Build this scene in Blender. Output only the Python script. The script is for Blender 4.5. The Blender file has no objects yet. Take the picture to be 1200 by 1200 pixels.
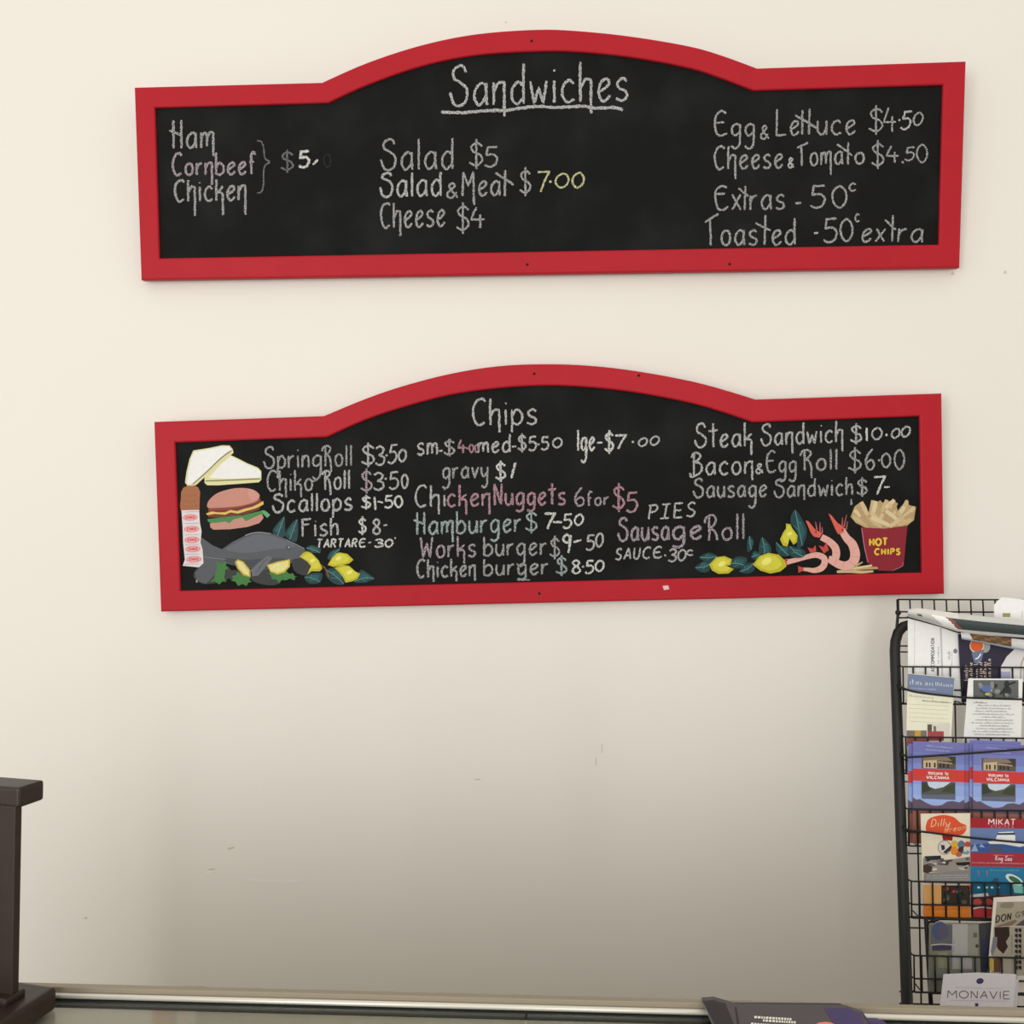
import bpy, bmesh, math, random
from math import sin, cos, radians, pi
from mathutils import Vector, Matrix
from mathutils.geometry import tessellate_polygon
random.seed(7)
SC = bpy.context.scene
COL = SC.collection

# ------------------------------------------------------------ camera
FPX = 1100.0                                    # focal length, for a 1200 px wide frame
CAM = Vector((0.0, -2.2, 1.55))
YAW, PITCH = radians(3.0), radians(2.0)
cd = bpy.data.cameras.new('camera')
cam = bpy.data.objects.new('camera', cd)
COL.objects.link(cam)
cam.location = CAM
cam.rotation_euler = (pi / 2 + PITCH, 0, YAW)
cd.sensor_width = 36.0
cd.lens = 36.0 * FPX / 1200.0
cd.clip_start = 0.02
SC.camera = cam
CF = Vector((-sin(YAW) * cos(PITCH), cos(YAW) * cos(PITCH), sin(PITCH)))
CR = Vector((cos(YAW), sin(YAW), 0))
CU = CR.cross(CF)

# ------------------------------------------------------------ light and exposure
world = bpy.data.worlds.new('world')
SC.world = world
world.use_nodes = True
wbg = world.node_tree.nodes['Background']
wbg.inputs[0].default_value = (1.0, 0.957, 0.868, 1)
wbg.inputs[1].default_value = 0.88


def area(name, loc, aim, sx, sy, power, col):
    l = bpy.data.lights.new(name, 'AREA')
    l.shape = 'RECTANGLE'
    l.size, l.size_y, l.energy, l.color = sx, sy, power, col
    o = bpy.data.objects.new(name, l)
    COL.objects.link(o)
    o.location = loc
    o.rotation_euler = (Vector(aim) - Vector(loc)).to_track_quat('-Z', 'Y').to_euler()
    return o


area('window_daylight_left', (-2.3, -5.0, 1.6), (-0.5, 0, 1.6), 1.5, 2.6, 64, (0.985, 0.99, 1.0))
area('window_daylight_middle', (0.5, -5.0, 1.7), (0.3, 0, 1.6), 0.7, 2.6, 38, (0.985, 0.99, 1.0))
area('added_strip_light', (-2.9, -5.0, 1.3), (-1.2, 0, 1.0), 0.25, 2.0, 16, (1.0, 0.97, 0.92))  # added narrow strip light, gives the wall its vertical shade edge at left
vs = SC.view_settings
vs.view_transform = 'Standard'
vs.look = 'None'
vs.gamma = 1.0
vs.use_curve_mapping = False
vs.exposure = 0.0


# ------------------------------------------------------------ helpers
def lin(c):
    out = []
    for v in c:
        v = v / 255.0
        out.append(v / 12.92 if v <= 0.04045 else ((v + 0.055) / 1.055) ** 2.4)
    return out


MATS = {}


def paint(c, k=1.0, rough=0.55, spec=0.3, metal=0.0, noise=0.0, nscale=60.0, bump=0.0, name=None):
    """plain procedural surface; c = sRGB 0..255 of the surface, k = brightness of the light falling on it"""
    key = (tuple(c), k, rough, spec, metal, noise, nscale, bump)
    if key in MATS:
        return MATS[key]
    m = bpy.data.materials.new(name or 'paint_%d_%d_%d' % tuple(int(v) for v in c))
    m.use_nodes = True
    nt = m.node_tree
    b = nt.nodes['Principled BSDF']
    col = [min(0.95, v / k) for v in lin(c)] + [1]
    b.inputs['Base Color'].default_value = col
    b.inputs['Roughness'].default_value = rough
    b.inputs['Specular IOR Level'].default_value = spec
    b.inputs['Metallic'].default_value = metal
    if noise or bump:
        tc = nt.nodes.new('ShaderNodeTexCoord')
        nz = nt.nodes.new('ShaderNodeTexNoise')
        nz.inputs['Scale'].default_value = nscale
        nz.inputs['Detail'].default_value = 5
        nt.links.new(tc.outputs['Object'], nz.inputs['Vector'])
        if noise:
            mx = nt.nodes.new('ShaderNodeMix')
            mx.data_type = 'RGBA'
            mx.inputs[6].default_value = [v * (1 - noise) for v in col[:3]] + [1]
            mx.inputs[7].default_value = [min(1, v * (1 + noise)) for v in col[:3]] + [1]
            nt.links.new(nz.outputs['Fac'], mx.inputs[0])
            nt.links.new(mx.outputs[2], b.inputs['Base Color'])
        if bump:
            bp = nt.nodes.new('ShaderNodeBump')
            bp.inputs['Strength'].default_value = bump
            bp.inputs['Distance'].default_value = 0.002
            nt.links.new(nz.outputs['Fac'], bp.inputs['Height'])
            nt.links.new(bp.outputs['Normal'], b.inputs['Normal'])
    MATS[key] = m
    return m


def chalk(c, k, lo=0.40, hi=0.60):
    key = ('chalk', tuple(c), k, lo, hi)
    if key in MATS:
        return MATS[key]
    m = bpy.data.materials.new('chalk_%d_%d_%d' % tuple(c))
    m.use_nodes = True
    nt = m.node_tree
    for n in list(nt.nodes):
        nt.nodes.remove(n)
    out = nt.nodes.new('ShaderNodeOutputMaterial')
    df = nt.nodes.new('ShaderNodeBsdfDiffuse')
    df.inputs[0].default_value = [min(0.95, v / k) for v in lin(c)] + [1]
    tr = nt.nodes.new('ShaderNodeBsdfTransparent')
    mx = nt.nodes.new('ShaderNodeMixShader')
    tc = nt.nodes.new('ShaderNodeTexCoord')
    nz = nt.nodes.new('ShaderNodeTexNoise')
    nz.inputs['Scale'].default_value = 420
    nz.inputs['Detail'].default_value = 2
    mr = nt.nodes.new('ShaderNodeMapRange')
    mr.inputs[1].default_value = lo
    mr.inputs[2].default_value = hi
    mr.inputs[3].default_value = 0.22
    mr.inputs[4].default_value = 1.0
    nt.links.new(tc.outputs['Object'], nz.inputs['Vector'])
    nt.links.new(nz.outputs['Fac'], mr.inputs[0])
    nt.links.new(mr.outputs[0], mx.inputs[0])
    nt.links.new(tr.outputs[0], mx.inputs[1])
    nt.links.new(df.outputs[0], mx.inputs[2])
    nt.links.new(mx.outputs[0], out.inputs[0])
    MATS[key] = m
    return m


def link(name, bm, mats, parent=None, smooth=False):
    me = bpy.data.meshes.new(name)
    bm.normal_update()
    bm.to_mesh(me)
    bm.free()
    for m in (mats if isinstance(mats, (list, tuple)) else [mats]):
        me.materials.append(m)
    if smooth:
        me.polygons.foreach_set('use_smooth', [True] * len(me.polygons))
    o = bpy.data.objects.new(name, me)
    COL.objects.link(o)
    if parent:
        o.parent = parent
    return o


def tag(o, label, cat, group=None):
    o['label'] = label
    o['category'] = cat
    if group:
        o['group'] = group
    return o


def thing(name, label, cat, M, group=None):
    o = bpy.data.objects.new(name, None)
    COL.objects.link(o)
    o.empty_display_size = 0.05
    o.matrix_world = M
    return tag(o, label, cat, group)


def structure(o):
    o['kind'] = 'structure'
    return o


def box(bm, a, b, bev=0.0, mat=0):
    x0, y0, z0 = a
    x1, y1, z1 = b
    t = bmesh.new()
    bmesh.ops.create_cube(t, size=1)
    for v in t.verts:
        v.co = Vector(((x0 + x1) / 2 + v.co.x * (x1 - x0), (y0 + y1) / 2 + v.co.y * (y1 - y0), (z0 + z1) / 2 + v.co.z * (z1 - z0)))
    if bev:
        bmesh.ops.bevel(t, geom=t.edges[:], offset=bev, segments=3, affect='EDGES', profile=0.6)
    me = bpy.data.meshes.new('t')
    t.to_mesh(me)
    t.free()
    n = len(bm.faces)
    bm.from_mesh(me)
    bpy.data.meshes.remove(me)
    bm.faces.ensure_lookup_table()
    for f in bm.faces[n:]:
        f.material_index = mat


def smooth_pts(P, n=6, closed=False):
    """Catmull-Rom through P; a doubled point is a corner"""
    if len(P) < 3:
        return list(P)
    out = []
    m = len(P)
    rng = range(m) if closed else range(m - 1)
    for i in rng:
        p1, p2 = P[i], P[(i + 1) % m]
        if p1 == p2:
            continue
        p0 = P[(i - 1) % m] if closed or i > 0 else p1
        p3 = P[(i + 2) % m] if closed or i + 2 < m else p2
        for j in range(n):
            t = j / n
            q = []
            for a, b, c, d in zip(p0, p1, p2, p3):
                q.append(0.5 * (2 * b + (c - a) * t + (2 * a - 5 * b + 4 * c - d) * t * t + (3 * b - a - 3 * c + d) * t ** 3))
            out.append(tuple(q))
    if not closed:
        out.append(tuple(P[-1]))
    return out


def tube(bm, pts, r, n=6, cap=True, mat=0):
    pts = [Vector(p) for p in pts]
    rings = []
    up = None
    for i, p in enumerate(pts):
        d = (pts[min(i + 1, len(pts) - 1)] - pts[max(i - 1, 0)]).normalized()
        if up is None:
            up = d.orthogonal().normalized()
        else:
            up = (up - d * up.dot(d)).normalized()
        s = d.cross(up)
        rr = r[i] if isinstance(r, (list, tuple)) else r
        rings.append([bm.verts.new(p + (up * cos(2 * pi * k / n) + s * sin(2 * pi * k / n)) * rr) for k in range(n)])
    for a, b in zip(rings, rings[1:]):
        for k in range(n):
            f = bm.faces.new((a[k], a[(k + 1) % n], b[(k + 1) % n], b[k]))
            f.smooth = True
            f.material_index = mat
    if cap:
        for rg in (rings[0][::-1], rings[-1]):
            bm.faces.new(rg).material_index = mat


def ray(px, py):
    return CR * ((px - 600) / FPX) - CU * ((py - 600) / FPX) + CF


def at(px, py, y):
    """point of the vertical plane y = const that the photograph shows at (px, py)"""
    d = ray(px, py)
    return CAM + d * ((y - CAM.y) / d.y)


def at_z(px, py, z):
    d = ray(px, py)
    return CAM + d * ((z - CAM.z) / d.z)


class Sheet:
    """local surface y = 0 of a frame M; loc() gives local coordinates at depth off (negative = nearer the viewer)"""
    def __init__(self, M):
        self.M = M
        self.I = M.inverted()
        self.o = self.I @ CAM
        self.R = self.I.to_3x3()

    def loc(self, px, py, off=0.0):
        d = self.R @ ray(px, py)
        return self.o + d * ((off - self.o.y) / d.y)


def ngon(bm, verts, mat=0):
    """fill a simple outline, concave ones too"""
    if len(verts) <= 3:
        bm.faces.new(verts).material_index = mat
        return
    o = verts[0].co
    n = Vector((0, 0, 0))
    for a, b in zip(verts, verts[1:] + verts[:1]):
        n += (a.co - o).cross(b.co - o)
    if n.length < 1e-14:
        return
    n.normalize()
    ax = n.orthogonal().normalized()
    ay = n.cross(ax)
    flat = [Vector(((v.co - o).dot(ax) * 1000, (v.co - o).dot(ay) * 1000, 0)) for v in verts]
    for t in tessellate_polygon([flat]):
        try:
            f = bm.faces.new([verts[k] for k in t])
        except ValueError:
            continue
        f.material_index = mat
        f.normal_update()
        if f.normal.dot(n) < 0:
            f.normal_flip()


def face_front(bm):
    for f in bm.faces:
        f.normal_update()
        if f.normal.y > 0:
            f.normal_flip()


def patch(bm, sh, poly, off, mat=0, soft=False, n=4):
    if soft:
        poly = smooth_pts(poly, n, closed=True)
    ngon(bm, [bm.verts.new(sh.loc(x, y, off)) for x, y in poly], mat)


def ellipse(cx, cy, rx, ry, n=18, rot=0.0):
    return [(cx + rx * cos(a) * cos(rot) - ry * sin(a) * sin(rot), cy + rx * cos(a) * sin(rot) + ry * sin(a) * cos(rot))
            for a in (2 * pi * i / n for i in range(n))]


def ribbon(bm, sh, pts, w, off, mat=0, jit=0.0, ends=True):
    """brush or chalk stroke; pts and w in photograph pixels"""
    if len(pts) == 1:
        patch(bm, sh, ellipse(pts[0][0], pts[0][1], w * 0.65, w * 0.65, 8), off, mat)
        return
    L, R = [], []
    n = len(pts)
    for i, p in enumerate(pts):
        a, b = pts[max(i - 1, 0)], pts[min(i + 1, n - 1)]
        dx, dy = b[0] - a[0], b[1] - a[1]
        h = math.hypot(dx, dy) or 1
        ww = w[i] if isinstance(w, list) else w
        if ends and not isinstance(w, list) and i in (0, n - 1):
            ww *= 0.75
        nx, ny = -dy / h * ww / 2, dx / h * ww / 2
        j1, j2 = (1 + random.uniform(-jit, jit)), (1 + random.uniform(-jit, jit))
        L.append(bm.verts.new(sh.loc(p[0] + nx * j1, p[1] + ny * j1, off)))
        R.append(bm.verts.new(sh.loc(p[0] - nx * j2, p[1] - ny * j2, off)))
    for i in range(n - 1):
        f = bm.faces.new((L[i], L[i + 1], R[i + 1], R[i]))
        f.material_index = mat


def resample(pts, step):
    out = [pts[0]]
    acc = 0.0
    for a, b in zip(pts, pts[1:]):
        d = math.hypot(b[0] - a[0], b[1] - a[1])
        k = max(1, int(d / step))
        for i in range(1, k + 1):
            out.append((a[0] + (b[0] - a[0]) * i / k, a[1] + (b[1] - a[1]) * i / k))
    return out


# ------------------------------------------------------------ handwriting: strokes, 0 = base line, 1 = x height, 2 = capitals, -1 = tails
def G(w, *strokes):
    return w, [[tuple(float(v) for v in p.split(',')) for p in s.split()] for s in strokes]


OV = '.36,2 .1,1.6 .02,1 .1,.4 .34,0 .58,.4 .66,1 .58,1.6 .36,2'
FONT = {
    'a': G(.72, '.66,.84 .42,1 .12,.74 .05,.34 .24,.02 .48,.14 .66,.5', '.66,1 .65,.5 .7,0'),
    'b': G(.68, '.02,2 .02,1 .02,0', '.02,.55 .3,.98 .62,.75 .64,.28 .36,0 .02,.08'),
    'c': G(.66, '.64,.82 .4,1 .1,.74 .06,.3 .32,0 .66,.14'),
    'd': G(.7, '.62,.82 .38,1 .08,.7 .06,.25 .32,0 .6,.25', '.66,2 .64,1 .66,0'),
    'e': G(.64, '.08,.42 .4,.6 .6,.82 .44,1 .16,.82 .05,.4 .22,.02 .46,.06 .64,.26'),
    'f': G(.5, '.52,1.72 .36,2 .18,1.7 .16,1 .18,0', '0,1 .42,1.04'),
    'g': G(.68, '.62,.86 .38,1 .08,.7 .1,.2 .34,.04 .6,.34', '.64,1 .64,0 .58,-.7 .3,-1 .0,-.78'),
    'h': G(.58, '.02,2 0,1 .02,0', '.02,.55 .26,.94 .48,.92 .55,.55 .56,0'),
    'h_': G(.6, '.02,2 0,1 .02,0', '.02,.6 .26,1 .46,1 .5,1 .56,.95 .56,.95 .56,0 .58,-1'),
    'i': G(.14, '.06,1 .08,0', '.06,1.5 .08,1.62'),
    'k': G(.56, '.02,2 .02,0', '.52,.95 .06,.45', '.12,.5 .3,.4 .56,0'),
    'k_': G(.58, '.02,2 .02,0', '.56,1 .08,.55', '.08,.55 .4,.55 .54,.4 .54,0 .56,-1'),
    'l': G(.1, '.05,2 .05,0'),
    'm': G(.88, '.02,1 .02,0', '.02,.55 .2,.94 .38,.9 .43,.5 .43,.1', '.43,.55 .62,.95 .8,.9 .85,.5 .86,0'),
    'm_': G(.9, '.02,1 .02,0', '.02,.55 .2,.94 .38,.9 .43,.5 .43,.1', '.43,.55 .62,.98 .86,1 .86,1 .86,0 .88,-1'),
    'n': G(.58, '.02,1 .02,0', '.02,.55 .25,.94 .48,.9 .55,.5 .56,0'),
    'n_': G(.6, '.02,1 .02,0', '.02,.55 .25,.96 .56,1 .56,1 .56,0 .58,-1'),
    'o': G(.66, '.36,1 .1,.8 .03,.45 .14,.1 .34,0 .56,.14 .64,.5 .55,.88 .36,1'),
    'p': G(.64, '.02,1 .02,0 .0,-1', '.02,.55 .3,1 .6,.76 .62,.3 .34,0 .02,.16'),
    'r': G(.46, '.02,1 .02,0', '.02,.5 .2,.88 .48,.98'),
    's': G(.58, '.56,.86 .34,1 .08,.8 .18,.56 .48,.42 .56,.2 .34,0 .0,.1'),
    't': G(.5, '.3,2 .3,1 .3,0', '-.1,1.72 .66,.98'),
    't+': G(.5, '.26,2 .26,1 .28,0', '-.1,1.3 .62,1.4'),
    'u': G(.62, '.02,1 .02,.3 .24,0 .48,.2 .58,.6', '.6,1 .6,0'),
    'v': G(.58, '0,1 .28,0 .28,0 .58,1'),
    'w': G(.86, '0,1 .2,0 .2,0 .44,.7 .44,.7 .66,0 .66,0 .84,1'),
    'x': G(.6, '0,1 .6,0', '.58,1 .02,0'),
    'y': G(.6, '0,1 .04,.4 .26,.14 .52,.5', '.58,1 .57,.2 .5,-.75 .26,-1 .02,-.8'),
    'A': G(.7, '0,0 .4,2 .4,2 .7,0', '.16,.7 .62,.75'),
    'B': G(.8, '.22,1.9 .2,1 .2,0', '0,1.55 .25,2 .62,1.9 .66,1.5 .28,1.08 .28,1.08 .74,.86 .76,.3 .4,0 .02,-.25 -.1,.2'),
    'C': G(.8, '.8,1.72 .6,2 .26,1.8 .05,1.1 .1,.42 .38,0 .76,.18'),
    'D': G(.75, '.05,2 .05,0', '0,2 .5,1.8 .7,1 .5,.2 0,0'),
    'E': G(.9, '.84,1.78 .52,2 .14,1.6 .05,.9 .2,.14 .56,0 .92,.22', '.06,1.05 .72,1.1'),
    'E=': G(.65, '.05,2 .05,0', '.05,2 .62,2', '.05,1.05 .55,1.05', '.05,0 .65,0'),
    'F': G(.7, '.02,2 .05,0', '-.06,1.92 .72,2', '.02,1.08 .58,1.12'),
    'G': G(.8, '.75,1.7 .45,2 .1,1.5 .05,.8 .35,0 .75,.3 .75,.9 .75,.9 .4,.9'),
    'H': G(.74, '.12,2 .14,0', '.68,2 .7,0', '-.16,1.22 .74,.82'),
    'H=': G(.7, '.05,2 .05,0', '.65,2 .65,0', '.05,1 .65,1'),
    'I': G(.6, '0,1.95 .62,2', '.36,1.98 .24,.02', '-.06,0 .58,.02'),
    'I=': G(.1, '.05,2 .05,0'),
    'K': G(.7, '.05,2 .05,0', '.65,2 .08,.9', '.2,1.1 .7,0'),
    'L': G(.78, '.1,2 .06,0 .06,0 .78,.06'),
    'M': G(.9, '0,0 .06,2 .06,2 .44,.8 .44,.8 .84,2 .84,2 .88,0'),
    'M_': G(.92, '0,0 .06,2 .06,2 .44,.7 .44,.7 .84,2 .84,2 .86,0 .9,-1'),
    'N': G(.7, '.04,2 .06,0', '.04,2 .62,.06', '.66,2 .62,.06'),
    'O': G(.9, '.45,2 .12,1.6 .02,1 .12,.4 .45,0 .78,.4 .88,1 .78,1.6 .45,2'),
    'P': G(.6, '0,0 .1,2', '-.05,1.88 .4,2 .6,1.6 .42,1.12 .06,1'),
    'R': G(.72, '.16,1.9 .18,1 .18,0', '-.14,1.4 0,1.84 .36,2 .62,1.66 .46,1.22 .2,1.0', '.2,1 .5,.8 .66,.4 .7,0'),
    'R_': G(.72, '.16,1.9 .18,1 .18,0', '-.14,1.4 0,1.84 .36,2 .62,1.66 .46,1.22 .2,1.0', '.2,1 .5,.8 .64,.3 .68,-.95'),
    'R=': G(.65, '0,0 .05,2 .05,2 .5,1.9 .55,1.4 .4,1.05 .05,1', '.25,1 .62,0'),
    'S': G(.92, '.82,1.62 .74,1.92 .5,2 .2,1.74 .24,1.3 .6,1.02 .88,.72 .82,.22 .5,0 .2,.12 .02,.62'),
    'S=': G(.6, '.58,1.75 .36,2 .1,1.7 .18,1.2 .48,.9 .58,.45 .34,0 0,.2'),
    'T': G(.8, '-.06,1.5 .9,2', '.3,1.7 .34,.8 .36,0'),
    'T=': G(.7, '0,2 .7,2', '.35,2 .32,0'),
    'U': G(.65, '.02,2 .05,.5 .3,0 .55,.4 .62,2'),
    'V': G(.75, '0,2 .36,0 .36,0 .74,2'),
    'W': G(1.0, '0,2 .22,0 .22,0 .5,1.3 .5,1.3 .74,0 .74,0 .96,2'),
    '0': G(.68, OV),
    '1': G(.14, '.1,2 .04,0'),
    '3': G(.62, '.04,1.72 .3,2 .58,1.72 .5,1.28 .26,1.06 .26,1.06 .6,.82 .6,.26 .3,0 .0,.2'),
    '4': G(.74, '.3,2 .1,1.3 .0,.82 .0,.82 .74,.84', '.5,1.3 .5,.6 .5,0'),
    '5': G(.68, '.66,2 .16,1.94 .16,1.94 .1,1.14 .1,1.14 .44,1.24 .66,.84 .54,.22 .26,0 .0,.2'),
    '6': G(.62, '.5,2 .18,1.36 .05,.66 .22,.04 .5,.08 .6,.6 .4,.92 .08,.56'),
    '7': G(.66, '0,1.94 .66,2 .66,2 .4,1 .22,0'),
    '8': G(.6, '.54,1.74 .3,2 .08,1.62 .26,1.16 .5,.8 .58,.35 .32,0 .06,.3 .16,.8 .46,1.3 .54,1.74'),
    '9': G(.6, '.58,1.66 .32,2 .06,1.6 .2,1.16 .46,1.24 .58,1.7', '.6,1.95 .52,1 .44,0'),
    '$': G(.66, '.62,1.5 .38,1.74 .1,1.5 .2,1.16 .52,.94 .62,.56 .34,.24 .0,.44', '.34,2 .33,1 .34,0'),
    '&': G(.72, '.74,.06 .3,1.1 .2,1.66 .4,1.98 .54,1.6 .1,.7 .1,.2 .36,0 .66,.8'),
    '-': G(.5, '0,.92 .5,1.02'),
    '.': G(.1, '.05,.1'),
    'm.': G(.1, '.05,.9'),
    ' ': G(.4),
}


def tokens(s):
    out = []
    for ch in s:
        if ch in '_=+' and out:
            out[-1] += ch
        else:
            out.append(ch)
    return [{'.': 'm.'}.get(t, t) if False else t for t in out]


def write(bm, sh, s, x0, x1, b0, b1, xh, cap, desc, w, off, mat=0, jit=0.22, gap=.3, slant=0.0):
    tk = tokens(s)
    tot = sum(FONT[t][0] for t in tk) + gap * (len(tk) - 1)
    k = (x1 - x0) / max(tot, 1e-6)
    u = 0.0
    for t in tk:
        gw, strokes = FONT[t]
        for st in strokes:
            P = []
            for gx, gy in st:
                x = x0 + (u + gx) * k
                f = (x - x0) / max(1e-6, (x1 - x0))
                if gy <= 0:
                    dy = gy * desc
                elif gy <= 1:
                    dy = gy * xh
                else:
                    dy = xh + (gy - 1) * (cap - xh)
                P.append((x + slant * dy, b0 + (b1 - b0) * f - dy))
            if len(P) == 1:
                ribbon(bm, sh, P, w, off, mat)
                continue
            P = smooth_pts(P, 6)
            P = resample(P, 1.6)
            ribbon(bm, sh, P, w, off, mat, jit)
        u += gw + gap


# ------------------------------------------------------------ the room
WALL = bpy.data.materials.new('painted_plaster')
WALL.use_nodes = True
nt = WALL.node_tree
b = nt.nodes['Principled BSDF']
b.inputs['Roughness'].default_value = 0.6
b.inputs['Specular IOR Level'].default_value = 0.25
tc = nt.nodes.new('ShaderNodeTexCoord')
nz = nt.nodes.new('ShaderNodeTexNoise')
nz.inputs['Scale'].default_value = 2.2
nz.inputs['Detail'].default_value = 3
cr = nt.nodes.new('ShaderNodeMix')
cr.data_type = 'RGBA'
cr.inputs[6].default_value = (0.80, 0.77, 0.71, 1)
cr.inputs[7].default_value = (0.83, 0.80, 0.74, 1)
n2 = nt.nodes.new('ShaderNodeTexNoise')
n2.inputs['Scale'].default_value = 26
n2.inputs['Detail'].default_value = 4
bp = nt.nodes.new('ShaderNodeBump')
bp.inputs['Strength'].default_value = 0.12
bp.inputs['Distance'].default_value = 0.004
nt.links.new(tc.outputs['Object'], nz.inputs['Vector'])
nt.links.new(tc.outputs['Object'], n2.inputs['Vector'])
nt.links.new(nz.outputs['Fac'], cr.inputs[0])
nt.links.new(cr.outputs[2], b.inputs['Base Color'])
nt.links.new(n2.outputs['Fac'], bp.inputs['Height'])
nt.links.new(bp.outputs['Normal'], b.inputs['Normal'])
bm = bmesh.new()
box(bm, (-3.2, 0, 0), (3.2, 0.12, 3.3))
WS = Sheet(Matrix.Identity(4))
for mi, P in ((1, ellipse(1178, 319, 1.8, 2.2, 8)), (1, [(266, 994), (274, 992), (275, 994), (268, 996)]), (2, [(240, 1022), (248, 1019), (252, 1020), (244, 1024)]), (1, [(244, 1018.5), (252, 1017.5), (252, 1019), (245, 1020.5)]),
              (2, [(292, 1030.5), (330, 1032), (352, 1031), (352, 1032.5), (330, 1033.5), (292, 1032)]), (1, [(556, 913), (563, 912.5), (563, 914), (557, 914.5)]), (2, [(555, 915), (564, 914.5), (563, 916), (556, 916.5)]),
              (1, [(705, 872), (706, 872), (706, 882), (705, 882)]), (1, [(698, 888), (699.2, 888), (699, 898), (698.2, 898)]), (1, [(98, 1075), (102, 1074), (102, 1077), (99, 1077)]), (1, ellipse(593, 26, 1.2, 1.2, 6)),
              (1, [(1116, 318), (1119, 320), (1117, 323), (1114, 321)]), (1, [(205, 1156), (238, 1155.5), (240, 1158), (206, 1159)])):
    patch(bm, WS, P, -0.0005, mi)
for f in bm.faces:
    if f.material_index:
        f.normal_update()
        if f.normal.y > 0:
            f.normal_flip()
structure(link('wall_back', bm, [WALL, paint((205, 200, 186), 1.0, rough=0.6, spec=0.2), paint((240, 237, 230), 1.0)]))
bm = bmesh.new()
box(bm, (-3.2, -6.5, -0.06), (3.2, 0.12, 0))
structure(link('floor', bm, paint((120, 108, 92), noise=0.1, nscale=8, rough=0.5)))

RED = paint((178, 31, 43), 1.0, rough=0.45, spec=0.14, noise=0.07, nscale=14, bump=0.12)
HOLE = paint((35, 14, 14), 1.0, rough=0.8)
BLACK = bpy.data.materials.new('blackboard')
BLACK.use_nodes = True
nt = BLACK.node_tree
b = nt.nodes['Principled BSDF']
b.inputs['Roughness'].default_value = 0.7
b.inputs['Specular IOR Level'].default_value = 0.1
tc = nt.nodes.new('ShaderNodeTexCoord')
nz = nt.nodes.new('ShaderNodeTexNoise')
nz.inputs['Scale'].default_value = 7
nz.inputs['Detail'].default_value = 6
rp = nt.nodes.new('ShaderNodeValToRGB')
rp.color_ramp.elements[0].position = 0.45
rp.color_ramp.elements[0].color = (0.0075, 0.0078, 0.0076, 1)
rp.color_ramp.elements[1].position = 0.8
rp.color_ramp.elements[1].color = (0.016, 0.017, 0.0168, 1)
nt.links.new(tc.outputs['Object'], nz.inputs['Vector'])
nt.links.new(nz.outputs['Fac'], rp.inputs[0])
nt.links.new(rp.outputs[0], b.inputs['Base Color'])


# ------------------------------------------------------------ the two blackboards
def board_matrix(x, z, lean, roll):
    return Matrix.Translation((x, -0.03, z)) @ Matrix.Rotation(lean, 4, 'X') @ Matrix.Rotation(-roll, 4, 'Y')


def arch(left, pts, right):
    return smooth_pts([left] + pts + [right], 5)


def build_board(name, label, M, outer, inner, screws):
    t = thing(name, label, 'menu board', M)
    sh = Sheet(M)

    def outline(d):
        return [d['bl'], d['tl'], ] + arch(d['nl'], d['arch'], d['nr']) + [d['tr'], d['br']]
    O = [sh.loc(x, y) for x, y in outline(outer)]
    N = [sh.loc(x, y) for x, y in outline(inner)]
    n = len(O)
    bm = bmesh.new()
    prof = ((0.0, 0.022), (0.0, 0.004), (0.035, 0.0008), (0.08, 0.0), (0.92, 0.0), (0.965, 0.0008), (1.0, 0.003), (1.0, 0.014), (0.6, 0.022))
    rings = []
    for f, y in prof:
        rings.append([bm.verts.new(Vector((o.x + (i.x - o.x) * f, y, o.z + (i.z - o.z) * f))) for o, i in zip(O, N)])
    for a, bq in zip(rings, rings[1:] + rings[:1]):
        for k in range(n):
            bm.faces.new((a[k], a[(k + 1) % n], bq[(k + 1) % n], bq[k]))
    bmesh.ops.recalc_face_normals(bm, faces=bm.faces[:])
    fr = link('frame', bm, RED, t)
    fr['label'] = 'red painted wooden frame'
    bm = bmesh.new()
    front = [bm.verts.new(Vector((o.x + (i.x - o.x) * 0.93, 0.008, o.z + (i.z - o.z) * 0.93))) for o, i in zip(O, N)]
    back = [bm.verts.new(Vector((v.co.x, 0.014, v.co.z))) for v in front]
    for k in range(n):
        bm.faces.new((front[k], front[(k + 1) % n], back[(k + 1) % n], back[k]))
    ngon(bm, front)
    ngon(bm, back[::-1])
    bmesh.ops.recalc_face_normals(bm, faces=bm.faces[:])
    pn = link('chalkboard', bm, BLACK, t)
    for x, y in screws:
        bm = bmesh.new()
        c = sh.loc(x, y, -0.0003)
        vs_ = [bm.verts.new(c + Vector((0.0032 * cos(a), 0, 0.0032 * sin(a)))) for a in (2 * pi * i / 10 for i in range(10))]
        vb = [bm.verts.new(v.co + Vector((0, 0.002, 0))) for v in vs_]
        ngon(bm, vs_)
        for k in range(10):
            bm.faces.new((vs_[k], vs_[(k + 1) % 10], vb[(k + 1) % 10], vb[k]))
        bmesh.ops.recalc_face_normals(bm, faces=bm.faces[:])
        link('screw', bm, HOLE, t)
    return t, pn, sh


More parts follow.
